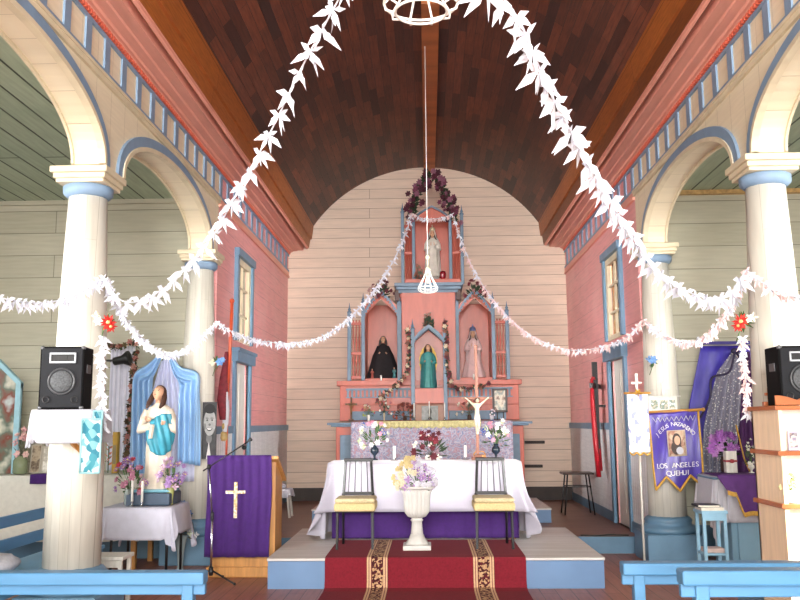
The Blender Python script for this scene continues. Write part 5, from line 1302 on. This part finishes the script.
# rear of the benches faces the altar: the top rails cross the foot of the picture
pa = P(206, 572, 3.6)
bl = PZ(206, 571, .85)
bench((bl.x, bl.y, 0), PI, 1.5, 'blue bench across the bottom left corner of the view', group='blue wooden benches')
br = PZ(621, 562, .85)
bench((br.x + 1.75, br.y, 0), PI, 1.75, 'blue bench at bottom right, the farther of the two')
br2 = PZ(679, 569, .95)
bench((br2.x + 1.3, br2.y, 0), PI, 1.3, th=.95, label= 'blue bench at bottom right, the nearer of the two')
# bench along the left aisle, facing the nave
t = thing('bench', (0, 0, 0), 'blue slatted bench standing lengthwise in the left aisle', 'bench')
L = 2.9
for z0, z1 in ((.70, .79), (.52, .61)):
    b = MB(); b.bbox((0, -.015, z0), (L, .015, z1), .005); b.build('back_slat', BENCHB, t)
b = MB(); b.bbox((0, -.43, .40), (L, -.02, .43), .006); b.build('seat', BSEAT, t)
b = MB(); b.bbox((.02, -.42, .31), (L - .02, -.40, .40), .003); b.build('seat_apron', BENCHB, t)
for x in (.05, L / 2, L - .12):
    b = MB(); b.bbox((x, -.02, 0), (x + .07, .02, .79), .004); b.build('rear_post', BENCHB, t)
    b = MB(); b.bbox((x, -.41, 0), (x + .07, -.36, .40), .004); b.build('front_leg', BENCHB, t)
t.location = (-3.55, 7.75, 0); t.rotation_euler = (0, 0, R(-90) + R(180) * 0)
t.rotation_euler = (0, 0, R(90)); t.location = (-3.35, 4.9, 0); t.scale = (1, 1, 1)
q = PZ(6, 556, .43)
b = MB(); b.ball((-3.13, 6.25, .509), (.15, .2, .07), 16, 10, lambda p, d: p * (1 + .07 * math.sin(d.x * 11 + d.y * 8))); o = b.build('cushion', LINENW); tag(o, 'folded white lace cushion lying on the left aisle bench', 'cushion')
# ================================================================== RIGHT SIDE
ORW = mat('orange_varnished_wood', 'b96a3c', .4, .12, 8); PALEW = mat('pale_planed_wood', 'ffe4c4', .5, .08, 5, stretch=(4, 4, .6))
yf, yb = 5.50, 5.95
X0 = P(783, 480, yf).x; X1 = X0 + .62; zt = P(770, 406, yf).z
t = thing('shelf_stand', (X0 + .3, 5.7, 0), 'tall pale wooden shelf stand with orange ledges carrying the right speaker', 'shelf')
b = MB(); b.box((X0, yf, .08), (X0 + .025, yb, zt)); b.build('side_panel', PALEW, t)
b = MB(); b.box((X1 - .025, yf, .08), (X1, yb, zt)); b.build('side_panel', PALEW, t)
b = MB(); b.box((X0, yb - .02, .08), (X1, yb, zt)); b.build('back_panel', PALEW, t)
b = MB(); b.box((X0 + .025, yf + .09, .1), (X1 - .025, yf + .11, zt)); b.build('sunlit_white_front', mat('sun_glare_white', 'f6f0e2', .8, .03), t)  # white panel stands in for sun glare on the stand's front
for py in (406.5, 452, 505):
    z = P(783, py, yf).z; b = MB(); b.bbox((X0 - .025, yf - .02, z - .022), (X1 + .02, yb + .01, z + .006), .004); b.build('shelf', ORW, t)
b = MB(); b.bbox((X0 - .02, yf - .01, 0), (X1 + .02, yb, .1), .006); b.build('plinth', ORW, t)
b = MB(); zc_ = zt + .006; n = 24
poly = [(X0 - .02, zc_), (X1 + .02, zc_)] + [(X1 + .02 - (X1 - X0 + .04) * k / n, zc_ + .025 + .035 * abs(math.sin(k / n * PI * 2.5)) ** .7) for k in range(n + 1)]
b.prism(poly, yf - .02, yf - .006); b.build('wavy_crest', ORW, t)
q = P(762, 405, yb - .03)
t2 = thing('small_cross', (q.x, yb - .05, zc_), 'small stepped wooden cross on top of the right shelf stand', 'cross')
b = MB(); b.bbox((q.x + .0, yb - .07, zc_), (q.x + .09, yb - .03, zc_ + .03), .004); b.bbox((q.x + .035, yb - .06, zc_ + .03), (q.x + .055, yb - .04, zc_ + .12), .003); b.bbox((q.x + .015, yb - .06, zc_ + .07), (q.x + .075, yb - .04, zc_ + .09), .003); b.build('cross', ORW, t2)
sp = speaker('speaker', 785, 828, 346, 406, 5.56, .25, -1, 'black loudspeaker with silver horn frame on the right shelf stand', R(-2))
sp.location.z = zc_ + .002; sp.location.y += .03
t = thing('holy_card', (P(794, 449, yf + .05).x, yf + .05, 1), 'small framed holy picture on the upper shelf of the right stand', 'picture')
zq = P(783, 452, yf).z + .007; a = P(789, 450, yf + .03).x; c = P(799.5, 450, yf + .03).x; t.location.z = zq
b = MB(); b.bbox((a, yf + .03, zq), (c, yf + .045, P(794, 431, yf + .03).z), .003); b.build('frame', mat('pale_violet_card', 'c9c2d8', .5), t)
b = MB(); b.box((a + .01, yf + .027, zq + .02), (c - .01, yf + .031, P(794, 433, yf + .03).z)); b.build('picture', blotch('holy_card_print', ['8a7f98', 'd8cfc4', '5a5068', 'c4a890'], 18, .4, kind='noise'), t)
zq = P(783, 505, yf).z + .007
bouquet('flower_vase', (P(791, 495, yf + .04).x, yf + .04, zq), .03, .08, 'jar', WHITEP, .06, .10, [('rose', 'e9e0a8', 5), ('four', 'a8c878', 6)], 'small white pot of pale yellow-green flowers on the right stand', 'vase of flowers', leaves=16, r=.022, seed=71)

# ---- procession banner JESUS NAZARENO
yb_ = 9.24
GOLDW = mat('golden_wood', 'c08a3c', .4, .12, 12)
LIL = mat('violet_satin', '4c38a8', .32, .16, 5, stretch=(3, 3, .8), dark='3a2880')
t = thing('procession_banner', P(673, 412, 9.24), 'violet satin procession banner with gold fringe and white lettering', 'banner')
BL, BR = P(647.5, 413.5, yb_), P(698.5, 410.5, yb_)
bl_, br_ = P(655.5, 490, yb_), P(703.5, 487, yb_)
def bp(u, v, off=0):
    "point of the banner: u across, v down (0 at the rod, 1 at the hem line)"
    top = BL.lerp(BR, u); bot = bl_.lerp(br_, u); p = top.lerp(bot, v)
    return Vector((p.x, p.y - .012 * math.sin(u * 11 + v * 3) - .01 * math.sin(v * 7 + u * 4) - off, p.z))
def hem(u):     # gold-edged points: left, middle, right
    f = (u * 2) % 1 if u < 1 else 1; tri = abs(f - .5) * 2
    return .84 + .16 * tri + (.03 if abs(u - .5) < .25 else 0) * tri
b = MB(); b.grid(lambda u, v: bp(u, v * hem(u)), 56, 30); b.build('cloth', LIL, t, solid=.004)
b = MB(); b.tube([bp(0, v, .008) for v in [i / 12 for i in range(13)]], .011, 8); b.build('gold_fringe', GOLD, t)
b = MB(); b.tube([bp(1, v, .008) for v in [i / 12 for i in range(13)]], .011, 8); b.build('gold_fringe', GOLD, t)
b = MB(); b.tube([bp(i / 40, hem(i / 40), .008) for i in range(41)], .013, 8); b.build('gold_fringe', GOLD, t)
b = MB(); b.tube([BL + Vector((-.03, 0, .01)), BR + Vector((.04, 0, .01))], .016, 10); b.ball(BL + Vector((-.04, 0, .01)), .022, 8, 6); b.ball(BR + Vector((.05, 0, .01)), .022, 8, 6); b.build('crossbar', GOLDW, t)
pm = BL.lerp(BR, .52); b = MB(); b.tube([(pm.x, yb_, pm.z + .01), (2.6, 9.46, pm.z + .03)], .012, 8); b.build('wall_hook', GOLDW, t)
b = MB()
for i in range(9): b.tube([bp(.08 + .84 * i / 9, .06, .014), bp(.08 + .84 * (i + .5) / 9, .12 if i % 1 == 0 else .1, .014), bp(.08 + .84 * (i + 1) / 9, .06, .014)], .0045, 5)
b.build('white_zigzag', LINEN, t)
W_ = (BR - BL).length
def put(cu, cv, rot=0):
    def f(x, y, z):
        c, s_ = math.cos(rot), math.sin(rot); u = cu + (x * c - y * s_) / W_; v = cv - (x * s_ + y * c) / .80
        return bp(u, v, .016 + z)
    return f
b = MB()
word = 'JESUS NAZARENO'
for i, chh in enumerate(word):
    if chh == ' ': continue
    if i == 6: b.build('lettering', mat('white_lettering', 'efedf2', .7), t); b = MB()
    f = (i - 6.5) / 6.5; text_into(b, chh, .062, put(.5 + .36 * f, .16 + .13 * f * f, -f * .62))
b.build('lettering', mat('white_lettering', 'efedf2', .7), t)
for s_, v in (('LOS ANGELES', .70), ('QUEHUI', .80)):
    b = MB()
    for i, chh in enumerate(s_):
        if chh == ' ': continue
        text_into(b, chh, .074, put(.5 + (i - (len(s_) - 1) / 2) * .079, v))
    b.build('lettering', mat('white_lettering', 'efedf2', .7), t)
b = MB(); b.grid(lambda u, v: bp(.34 + .36 * u, .24 + .34 * v, .014), 6, 6); b.build('picture_mount', mat('cream_mount', 'd8c8b0', .5, .1), t, solid=.003)
b = MB(); b.grid(lambda u, v: bp(.36 + .32 * u, .25 + .32 * v, .018), 6, 6); b.build('picture', blotch('icon_ground', ['b99a80', 'c9b49a', 'a06a58', 'd6c4ae'], 9, .5, kind='noise'), t, solid=.002)
def ellp(b, cu, cv, ru, rv, off, n=20): b.add([bp(cu, cv, off)] + [bp(cu + ru * math.cos(2*PI*k/n), cv + rv * math.sin(2*PI*k/n), off) for k in range(n)], [(0, 1 + k, 1 + (k + 1) % n) for k in range(n)])
b = MB(); ellp(b, .52, .38, .085, .10, .021); ellp(b, .50, .47, .10, .09, .021); b.build('painted_hair', DARKHAIR, t)
b = MB(); ellp(b, .525, .375, .055, .06, .0235); b.build('painted_face', SKIN, t)
b = MB(); ellp(b, .56, .51, .07, .05, .0225); b.build('painted_robe', LINEN, t)

# ---- white lace pennant with cross finial
yp = 9.12
t = thing('lace_pennant', PZ(641, 545, 0), 'narrow white lace pennant with a cross finial beside the violet banner', 'banner')
a, c = P(629.5, 455, yp), P(647.5, 394, yp)
b = MB(); b.grid(lambda u, v: (a.x + (c.x - a.x) * u, yp - .01 * math.sin(u * 9), c.z - (c.z - a.z) * v * (1 - .04 * abs(math.sin(u * PI * 3)))), 30, 14); b.build('cloth', blotch('white_lace_print', ['dcdce2', 'b9bdd2', 'e0e0e4', '9298c4', 'd8d9e2', 'e2e2e6'], 30, .8, stretch=(1, 1, .6)), t, solid=.004)
b = MB(); b.tube([(a.x + (c.x - a.x) * i / 20, yp - .012, a.z + .03 * (1 - abs(math.sin(i / 20 * PI * 3)))) for i in range(21)], .009, 6); b.build('gold_fringe', GOLD, t)
xm = (a.x + c.x) / 2
b = MB(); b.tube([(a.x - .03, yp, c.z + .01), (c.x + .03, yp, c.z + .01)], .012, 8); b.build('crossbar', GOLDW, t)
b = MB(); b.tube([(xm, yp + .02, 0), (xm, yp + .02, c.z + .03)], .012, 8); b.bbox((xm - .1, yp - .08, 0), (xm + .1, yp + .12, .025), .006); b.build('pole', WHITEP, t)
b = MB()
for i in range(7): b.blade((xm, yp - .01, c.z + .01), (xm + .05 * math.cos(i), yp - .04, c.z + .01 + .05 * math.sin(i)), .03)
b.build('gold_bow', GOLD, t)
zt = P(639, 373, yp).z
b = MB(); b.bbox((xm - .014, yp, c.z + .02), (xm + .014, yp + .025, zt), .004); z = P(639, 383, yp).z; b.bbox((xm - .055, yp, z - .012), (xm + .055, yp + .025, z + .014), .004); b.build('cross_finial', mat('pale_rose_cross', 'e0c6bf', .5), t)
# small ledge of printed cards on the far right column
yl = 9.30
a, c = P(649, 411, yl), P(677, 397, yl)
t = thing('picture_card', (.5 * (a.x + c.x), yl, a.z), 'wide white card with small pictures fixed to the far right column', 'picture')
b = MB(); b.bbox((a.x, yl, a.z), (c.x, yl + .02, c.z), .003); b.build('card', WHITEP, t)
for q0, q1 in ((.08, .32), (.38, .66), (.72, .92)): b = MB(); b.box((a.x + (c.x - a.x) * q0, yl - .004, a.z + .02), (a.x + (c.x - a.x) * q1, yl, c.z - .03)); b.build('print', blotch('card_print', ['7fa3b0', 'd8dcd8', '5c7a6a', 'b9b09a', 'e3e4e0'], 20, .5, kind='noise'), t)
b = MB(); b.bbox((a.x - .01, yl - .03, c.z), (c.x + .03, yl + .14, c.z + .015), .003); b.build('ledge', WHITEP, t)
candle((P(664, 396, yl).x, yl + .04, c.z + .016), .14, .017, 'white candle standing on the ledge of the far right column', holder=False)

# ---- violet backdrop with sequinned tulle
yv = 9.79
VIOB = mat('blue_violet_satin', '4b3fc0', .35, .14, 4, dark='33279a', stretch=(2, 2, .7)); PLUM = mat('plum_cloth', '4a1a58', .7, .1, 12)
A = P(701, 346, yv); Bq = P(757, 346, yv); A2 = P(689, 412, yv); z0 = P(720, 478, yv).z
b = MB(); b.grid(lambda u, v: ((A.x + (A2.x - A.x) * min(1, v * 2.1)) * (1 - u) + (P(764, 400, yv).x) * u, yv + .012 * math.sin(u * 14 + v * 3), A.z + (z0 - A.z) * v), 30, 20)
o = b.build('violet_backdrop', VIOB, solid=.005); tag(o, 'large blue-violet satin cloth hanging behind the right side altar', 'drapery')
b = MB(); a = P(738, 352, yv - .06); 
b.grid(lambda u, v: (P(730 + 8 * (1 - v), 400, yv - .08).x * (1 - u) + P(752 + 10 * v, 400, yv - .08).x * u, yv - .08 + .02 * math.sin(u * 18), a.z + (z0 + .01 - a.z) * v), 24, 16)
o = b.build('plum_curtain', PLUM, solid=.005); tag(o, 'dark plum curtain falling right of the sequinned tulle', 'curtain')
if True:        # sequinned tulle: sparse bright sequins on a greyish net
    m, nt, bs = nodes('sequinned_tulle'); L_ = nt.links
    tc_ = nt.nodes.new('ShaderNodeTexCoord'); vo = nt.nodes.new('ShaderNodeTexVoronoi'); vo.inputs['Scale'].default_value = 34
    L_.new(tc_.outputs['Object'], vo.inputs['Vector'])
    cr_ = nt.nodes.new('ShaderNodeValToRGB'); cr_.color_ramp.elements[0].position = .16; cr_.color_ramp.elements[0].color = (.9, .9, .86, 1); cr_.color_ramp.elements[1].position = .32; cr_.color_ramp.elements[1].color = lin('9d9cb0')
    L_.new(vo.outputs['Distance'], cr_.inputs[0]); L_.new(cr_.outputs[0], bs.inputs['Base Color']); bs.inputs['Roughness'].default_value = .4
    al = nt.nodes.new('ShaderNodeValToRGB'); al.color_ramp.elements[0].position = .18; al.color_ramp.elements[0].color = (1, 1, 1, 1); al.color_ramp.elements[1].position = .34; al.color_ramp.elements[1].color = (.7, .7, .7, 1)
    L_.new(vo.outputs['Distance'], al.inputs[0]); L_.new(al.outputs[0], bs.inputs['Alpha']); TULLE = m
kn = P(736, 351, yv - .15)
b = MB()
def tul(u, v):
    l = [(732, 352), (717, 372), (712, 392), (704, 425), (702, 455), (704, 476)]; r_ = [(740, 352), (742, 372), (742, 395), (740, 425), (737, 455), (733, 476)]
    i = min(v * 5, 4.999); j = int(i); f = i - j
    lx_, ly_ = l[j][0] * (1 - f) + l[j+1][0] * f, l[j][1] * (1 - f) + l[j+1][1] * f; rx, ry = r_[j][0] * (1 - f) + r_[j+1][0] * f, r_[j][1] * (1 - f) + r_[j+1][1] * f
    p = P(lx_ * (1 - u) + rx * u, ly_ * (1 - u) + ry * u, yv - .15)
    return (p.x, p.y + .03 * math.sin(u * 26) * min(1, v * 2 + .1), p.z)
b.grid(tul, 60, 24); o = b.build('sequinned_tulle', TULLE, solid=.002); tag(o, 'silvery sequinned tulle gathered over the violet backdrop', 'drapery')
b = MB(); pts = [P(735, 352, yv - .2), P(729, 372, yv - .2), P(712, 378, yv - .2), P(710, 398, yv - .2), P(700, 418, yv - .2)]; b.tube(catmull(pts, 8), .013, 6); b.ball(P(735, 351, yv - .2), (.05, .02, .035), 10, 6); b.tube([P(735, 351, yv - .2), P(745, 366, yv - .2)], .01, 6)
o = b.build('dark_ribbon', mat('dark_violet_ribbon', '2a2048', .5)); tag(o, 'dark violet ribbon tying the sequinned tulle', 'ribbon')

a, c = P(696, 346, 9.79), P(762, 346, 9.79); b = MB(); b.bbox((a.x, 9.56, a.z - .005), (c.x, 9.6, a.z + .03), .004)
b.bbox((a.x, 9.56, a.z - .005), (a.x + .03, YE, a.z + .03), .004); b.bbox((c.x - .03, 9.56, a.z - .005), (c.x, YE, a.z + .03), .004)
o = b.build('curtain_rail', mat('violet_rail', '3f3590', .5)); tag(o, 'narrow rail at the top of the violet backdrop', 'curtain rail')
# ---- right side altar: blue cabinet, white cloth, purple runner
ct = .93; cyf = 8.75
cq = P(712, 478, cyf).x
t = thing('blue_cabinet', (3.5, 9.1, 0), 'blue panelled cabinet serving as the right side altar', 'cabinet')
b = MB(); b.bbox((cq + .16, cyf, 0), (4.6, 9.27, ct - .02), .008); b.build('cabinet_body', mat('cabinet_blue', '7fa9c2', .45, .08, 4), t)
for k in range(3):
    x = cq + .22 + k * .56; b = MB(); b.bbox((x, cyf - .015, .1), (x + .5, cyf + .005, ct - .12), .006); dr_ = b.build('door', mat('cabinet_door_blue', '86afc8', .45, .08, 4), t)
    b = MB(); b.ball((x + .45, cyf - .03, .5), .014, 8, 6); b.build('knob', BLACK, dr_)
b = MB(); b.bbox((cq, cyf - .02, ct - .02), (4.65, 9.28, ct), .005); b.build('cabinet_top', BASEB, t)
b = MB(); drape(b, (cq + 4.70) / 2, 9.03, (4.66 - cq) / 2, .30, ct + .006, lambda a: (.44 if math.sin(a) < 0 else .3) + .30 * max(0, 1 - abs(math.cos(a) + .80) / .22) * (math.sin(a) < 0), amp=.02, flare=.03, folds=10, seed=6, n=220, corner=.5)
o = b.build('side_altar_cloth', LINEN, solid=.004); tag(o, 'white cloth over the blue cabinet, hanging to a point at its left corner', 'tablecloth')
b = MB()
rx0, rx1 = P(716, 480, cyf - .06).x, P(772, 480, cyf - .06).x
def run(u, v):
    l = .37 + .02 * math.sin(u * 9) - (.22 * min(1, max(0, .34 - u) / .16))
    return (rx0 + (rx1 - rx0) * u + .09 * v * (1 - u), cyf - .085 - .02 * v - .012 * math.sin(u * 14) * v, ct + .022 - l * v)
b.grid(run, 40, 14); b.grid(lambda u, v: (rx0 + (rx1 - rx0) * u, cyf - .085 + .5 * v, ct + .022), 10, 4)
o = b.build('purple_runner', mat('purple_velvet', '5a2878', .7, .12, 14), solid=.005); tag(o, 'purple cloth with gold fringe laid over the right side altar', 'cloth')
b = MB(); pts = [Vector(run(i / 40, 1)) for i in range(41)]
for p, q in zip(pts, pts[1:]): b.add([p + Vector((0, -.004, .012)), q + Vector((0, -.004, .012)), q + Vector((0, -.006, -.035)), p + Vector((0, -.006, -.03))], [(0, 1, 2, 3)])
b.build('gold_fringe', GOLD, o, solid=.006)
zt = ct + .03
t = thing('ribboned_box', (P(731, 478, 9.0).x, 9.0, zt), 'upright white box tied with a red ribbon on the right side altar', 'box')
a, c = P(727, 477, 8.95), P(737, 460, 8.95); b = MB(); b.bbox((a.x, 8.95, zt), (c.x, 9.03, zt + .22), .004); b.build('box_body', WHITEP, t)
b = MB(); b.bbox((a.x - .003, 8.945, zt + .11), (c.x + .003, 9.035, zt + .13), .002); b.ball(((a.x + c.x) / 2, 8.935, zt + .12), (.03, .01, .02), 8, 5); b.build('ribbon', mat('red_ribbon', 'a8303c', .5), t)
bouquet('flower_arrangement', (P(727, 478, 9.12).x, 9.14, zt), .05, .16, 'jar', mat('dark_pot', '4a3328'), .17, .24, [('rose', 'b06cc4', 9), ('rose', 'c48cd0', 7), ('rose', '9656b0', 4)], 'bunch of large violet roses in front of the sequinned tulle', 'flowers', leaves=24, r=.058, seed=72, leafm=LEAFD)
bouquet('flower_vase', (P(752, 478, 8.95).x, 8.95, zt), .035, .1, 'foot', WHITEP, .08, .22, [('four', 'e9ecd8', 8), ('rose', 'f0efe6', 5)], 'small white vase of white flowers before the plum curtain', 'vase of flowers', leaves=24, r=.024, seed=73)
b = MB(); q0, q1 = P(736, 425, 9.2), P(744, 458, 9.2); b.tube([q0, q1, (q1.x + .05, 9.2, zt)], .008, 6); o = b.build('gold_staff', GOLD); tag(o, 'thin gold staff leaning against the plum curtain', 'staff')

# ---- pale blue stool with books
q = PZ(711, 575, 0); sx0, sx1 = P(700, 512, 8.1).x, P(724, 512, 8.1).x; sy = 8.15; zt = P(710, 510, 8.1).z
t = thing('stool', ((sx0 + sx1) / 2, sy, 0), 'tall pale blue stool with books in front of the right side altar', 'stool')
PB = mat('pale_blue_paint', '8fbcd6', .45, .08, 6)
b = MB(); b.bbox((sx0 - .01, sy - .13, zt - .03), (sx1 + .01, sy + .13, zt), .005); b.build('seat', PB, t)
for x in (sx0 + .015, sx1 - .015):
    for yy in (sy - .1, sy + .1): b = MB(); b.beam((x, yy, 0), (x, yy, zt - .03), .028, .028); b.build('leg', PB, t)
b = MB(); b.bbox((sx0, sy - .11, .28), (sx1, sy + .11, .30), .003); b.build('lower_shelf', PB, t)
b = MB(); b.bbox((sx0 + .01, sy - .115, zt - .09), (sx1 - .01, sy - .095, zt - .03), .003); b.build('apron', PB, t)
for k, (m, hh, lab, dx) in enumerate(((WHITEP, .03, 'thick white book lying on the pale blue stool', 0), (mat('black_book', '26242a', .5), .02, 'thin black book on top of the white one on the pale blue stool', -.03))):
    t = thing('book', ((sx0 + sx1) / 2, sy, zt), lab, 'book'); b = MB(); z = zt + (.0 if k == 0 else .031)
    b.bbox((sx0 - .01 + dx, sy - .12, z), (sx1 - .02 + dx, sy + .07, z + hh), .003); b.build('cover', m, t)
    b = MB(); b.box((sx0 - .005 + dx, sy - .122, z + .004), (sx1 - .03 + dx, sy - .118, z + hh - .004)); b.build('pages', mat('book_pages', 'e9e2d2', .8), t)
b = MB(); b.bbox((sx0 + .02, sy - .09, .301), (sx1 - .02, sy + .06, .34), .006); o = b.build('folded_cloth', mat('pinkish_folded_cloth', 'c9b3ac', .8, .1)); tag(o, 'folded pinkish cloth on the lower shelf of the pale blue stool', 'cloth')

# ---- black cross with red stole on the right wall
yx = 11.9
t = thing('wall_cross', (2.40, yx, .85), 'tall black wooden cross hung on the right wall with a red stole', 'cross')
za, zb_ = P(602, 362, yx).z, .98
b = MB(); b.beam((2.32, yx, zb_), (2.32, yx, za), .07, .045); b.beam((2.32, yx, 1.7), (2.45, yx, 1.7), .03, .03); b.build('upright', BLACK, t)
z = P(602, 386, yx).z; b = MB(); b.beam((2.21, yx - .26, z), (2.435, yx + .28, z), .04, .065); b.build('crossbar', BLACK, t)
REDC = mat('red_satin', 'b81828', .45, .12, 8)
b = MB(); strip(b, [(2.27, yx - .02, z + .10), (2.26, yx - .06, z - .2), (2.27, yx - .12, z - .75), (2.28, yx - .20, z - 1.22)], [.02, .03, .035, .03], .07, 16); strip(b, [(2.345, yx + .05, z + .10), (2.335, yx + .07, z - .2), (2.34, yx + .05, z - .7), (2.34, yx - .02, z - 1.15)], [.02, .025, .03, .03], .05, 16)
b.tube([(2.29, yx - .02, z + .09), (2.30, yx + .01, z + .12), (2.35, yx + .05, z + .09)], .03, 8)
o = b.build('red_stole', REDC); tag(o, 'long red satin stole draped over the black wall cross', 'stole')

# ---- dark stool on the chancel floor
q = PZ(578, 514, ZC)
t = thing('stool', (q.x, q.y, ZC), 'dark metal-legged stool standing on the chancel floor at right', 'stool'); hz = P(578, 472, q.y).z
b = MB(); b.bbox((q.x - .22, q.y - .17, hz - .03), (q.x + .22, q.y + .17, hz), .008); b.build('seat', mat('dark_brown_seat', '3a2a24', .4, .15), t)
for a in (-1, 1):
    for c in (-1, 1): b = MB(); b.tube([(q.x + a * .21, q.y + c * .17, ZC), (q.x + a * .15, q.y + c * .12, hz - .03)], .011, 8); b.build('leg', BLACK, t)
b = MB(); zz = hz - .2; b.tube([(q.x - .175, q.y - .14, zz), (q.x + .175, q.y - .14, zz), (q.x + .175, q.y + .14, zz), (q.x - .175, q.y + .14, zz)], .008, 6, closed=True); b.build('leg_ring', BLACK, t)
# green cable on the chancel edge
b = MB(); b.tube([PZ(x, y, ZC) + Vector((0, 0, .008)) for x, y in ((588, 535), (600, 540), (618, 537), (630, 541))] if False else [(1.75, 10.2, ZC + .008), (1.95, 10.16, ZC + .008), (2.1, 10.24, ZC + .008), (2.3, 10.18, ZC + .008)], .007, 6)
o = b.build('cable', mat('dark_cable', '23302c', .5)); tag(o, 'thin dark cable lying on the chancel floor edge at right', 'cable')

# ================================================================== PAPER GARLANDS AND HANGING LAMPS
def path(*pp): return [P(x, y, Y) for x, y, Y in pp]
paper_garland(path((345, -12, 3.75), (322, 30, 4.0), (298, 75, 4.25), (270, 133, 4.55), (244, 180, 4.85), (215, 232, 5.2), (186, 268, 5.5), (160, 291, 5.75), (135, 302, 5.95), (118, 298, 6.05), (104, 277, 6.12)),
              'long white paper garland sweeping from the top centre to the near left column', .15, .125, seed=1)
paper_garland(path((486, -12, 3.2), (515, 14, 3.4), (530, 45, 3.6), (548, 88, 3.9), (570, 130, 4.2), (597, 178, 4.55), (625, 225, 4.95), (652, 264, 5.35), (680, 288, 5.7), (710, 298, 5.95), (731, 292, 6.05), (746, 270, 6.12)),
              'long white paper garland sweeping from the top centre to the near right column', .13, .14, seed=2)
paper_garland(path((104, 277, 6.12), (85, 290, 5.9), (60, 300, 5.7), (35, 303, 5.5), (0, 297, 5.2), (-60, 270, 4.9)), 'white paper garland running off to the left from the near left column', .065, .085, seed=3)
paper_garland(path((746, 270, 6.12), (765, 284, 5.95), (785, 294, 5.75), (805, 297, 5.6), (850, 285, 5.3)), 'white paper garland running off to the right from the near right column', .07, .085, seed=4, pink=True)
paper_garland(path((106, 280, 6.14), (115, 298, 6.5), (130, 325, 7.1), (148, 344, 7.7), (166, 354, 8.2), (184, 350, 8.7), (202, 337, 9.1), (216, 322, 9.38)), 'white paper garland slung between the two left columns', .075, .085, seed=5)
paper_garland(path((745, 274, 6.14), (735, 298, 6.6), (720, 322, 7.1), (704, 337, 7.7), (688, 342, 8.2), (670, 338, 8.7), (655, 329, 9.1), (644, 320, 9.38)), 'white and pinkish paper garland slung between the two right columns', .075, .085, seed=6, pink=True)
paper_garland(path((218, 322, 9.38), (235, 333, 9.8), (262, 341, 10.3), (295, 343, 10.8), (325, 335, 11.3), (352, 315, 11.9), (378, 285, 12.6), (396, 255, 13.0), (408, 226, 13.22), (411, 214, 13.28)), 'white paper garland from the far left column up to the top of the altarpiece', .115, .10, seed=7)
paper_garland(path((643, 320, 9.38), (625, 338, 9.8), (598, 348, 10.3), (570, 350, 10.8), (543, 342, 11.3), (518, 326, 11.9), (495, 302, 12.6), (475, 272, 13.0), (460, 238, 13.22), (454, 216, 13.28)), 'white paper garland from the far right column up to the top of the altarpiece', .115, .095, seed=8, pink=True)
paper_garland(path((411, 213, 13.25), (420, 218, 13.2), (433, 219, 13.18), (445, 217, 13.2), (454, 213, 13.25)), 'short paper garland swagged across the top niche of the altarpiece', .07, .085, seed=9, pink=True)
# hanging tassel strings on the near columns
paper_garland(path((103, 338, 6.1), (102, 352, 6.05), (100, 372, 6.05), (103, 400, 6.05), (103, 428, 6.05)), 'white paper garland hanging straight down the near left column', .05, .095, seed=10, group='paper garlands hanging down the columns')
paper_garland(path((743, 338, 6.1), (743, 352, 6.05), (745, 372, 6.05), (747, 400, 6.05), (748, 420, 6.05)), 'pinkish white paper garland hanging straight down the near right column', .05, .085, seed=11, pink=True, group='paper garlands hanging down the columns')
# thin hanging wires and cage lamps
def cage_lamp(c, w, h, label, roofz, beads=True):
    c = Vector(c); t = thing('cage_lamp', c, label, 'hanging lamp', 'white wire cage lamps'); WW = mat('white_wire', 'f2f0ea', .45, .04)
    b = MB(); b.tube([c + Vector((0, 0, h)), (c.x, c.y, roofz)], .0045, 6); b.build('cord', WW, t)
    n = 10
    prof = [(.10, 1.0), (.16, .92), (.42, .62), (1.0, .18), (.96, .06), (.70, 0)]
    for k in range(n):
        a = 2 * PI * k / n; b = MB(); b.tube([c + Vector((math.cos(a) * r * w / 2, math.sin(a) * r * w / 2, z * h)) for r, z in prof], .0045 if w < .3 else .006, 6); b.build('wire', WW, t)
    for r, z in ((.16, .92), (1.0, .18), (.70, 0)):
        b = MB(); b.tube([c + Vector((math.cos(2*PI*i/28) * r * w / 2, math.sin(2*PI*i/28) * r * w / 2, z * h)) for i in range(28)], .005 if w < .3 else .007, 6, closed=True); b.build('hoop', WW, t)
    b = MB(); b.lathe([(.12 * w / 2, h * .9), (.3 * w / 2, h * .93), (.2 * w / 2, h * 1.0), (.06 * w / 2, h * 1.05), (.07 * w / 2, h * 1.35), (.25 * w / 2, h * 1.42), (.2 * w / 2, h * 1.5), (.03 * w / 2, h * 1.55)], c, 14); b.build('crown_cap', mat('ivory_enamel', 'efe3c2', .4, .05), t)
    b = MB(); b.ball(c + Vector((0, 0, h * .5)), (w * .12, w * .12, h * .16), 12, 8); b.build('bulb', glassy('clear_bulb', 'f2f0e4', .05, .6), t)
    return t
c = P(428, 292, 9.6); cage_lamp(c, .225, P(428, 268, 9.6).z - c.z, 'small white wire cage lamp hanging in front of the altarpiece', 5.95)
c = P(421, 12, 3.9); cage_lamp((c.x, 3.9, c.z), .36, .26, 'white wire cage lamp hanging at the very top of the view', 5.9)
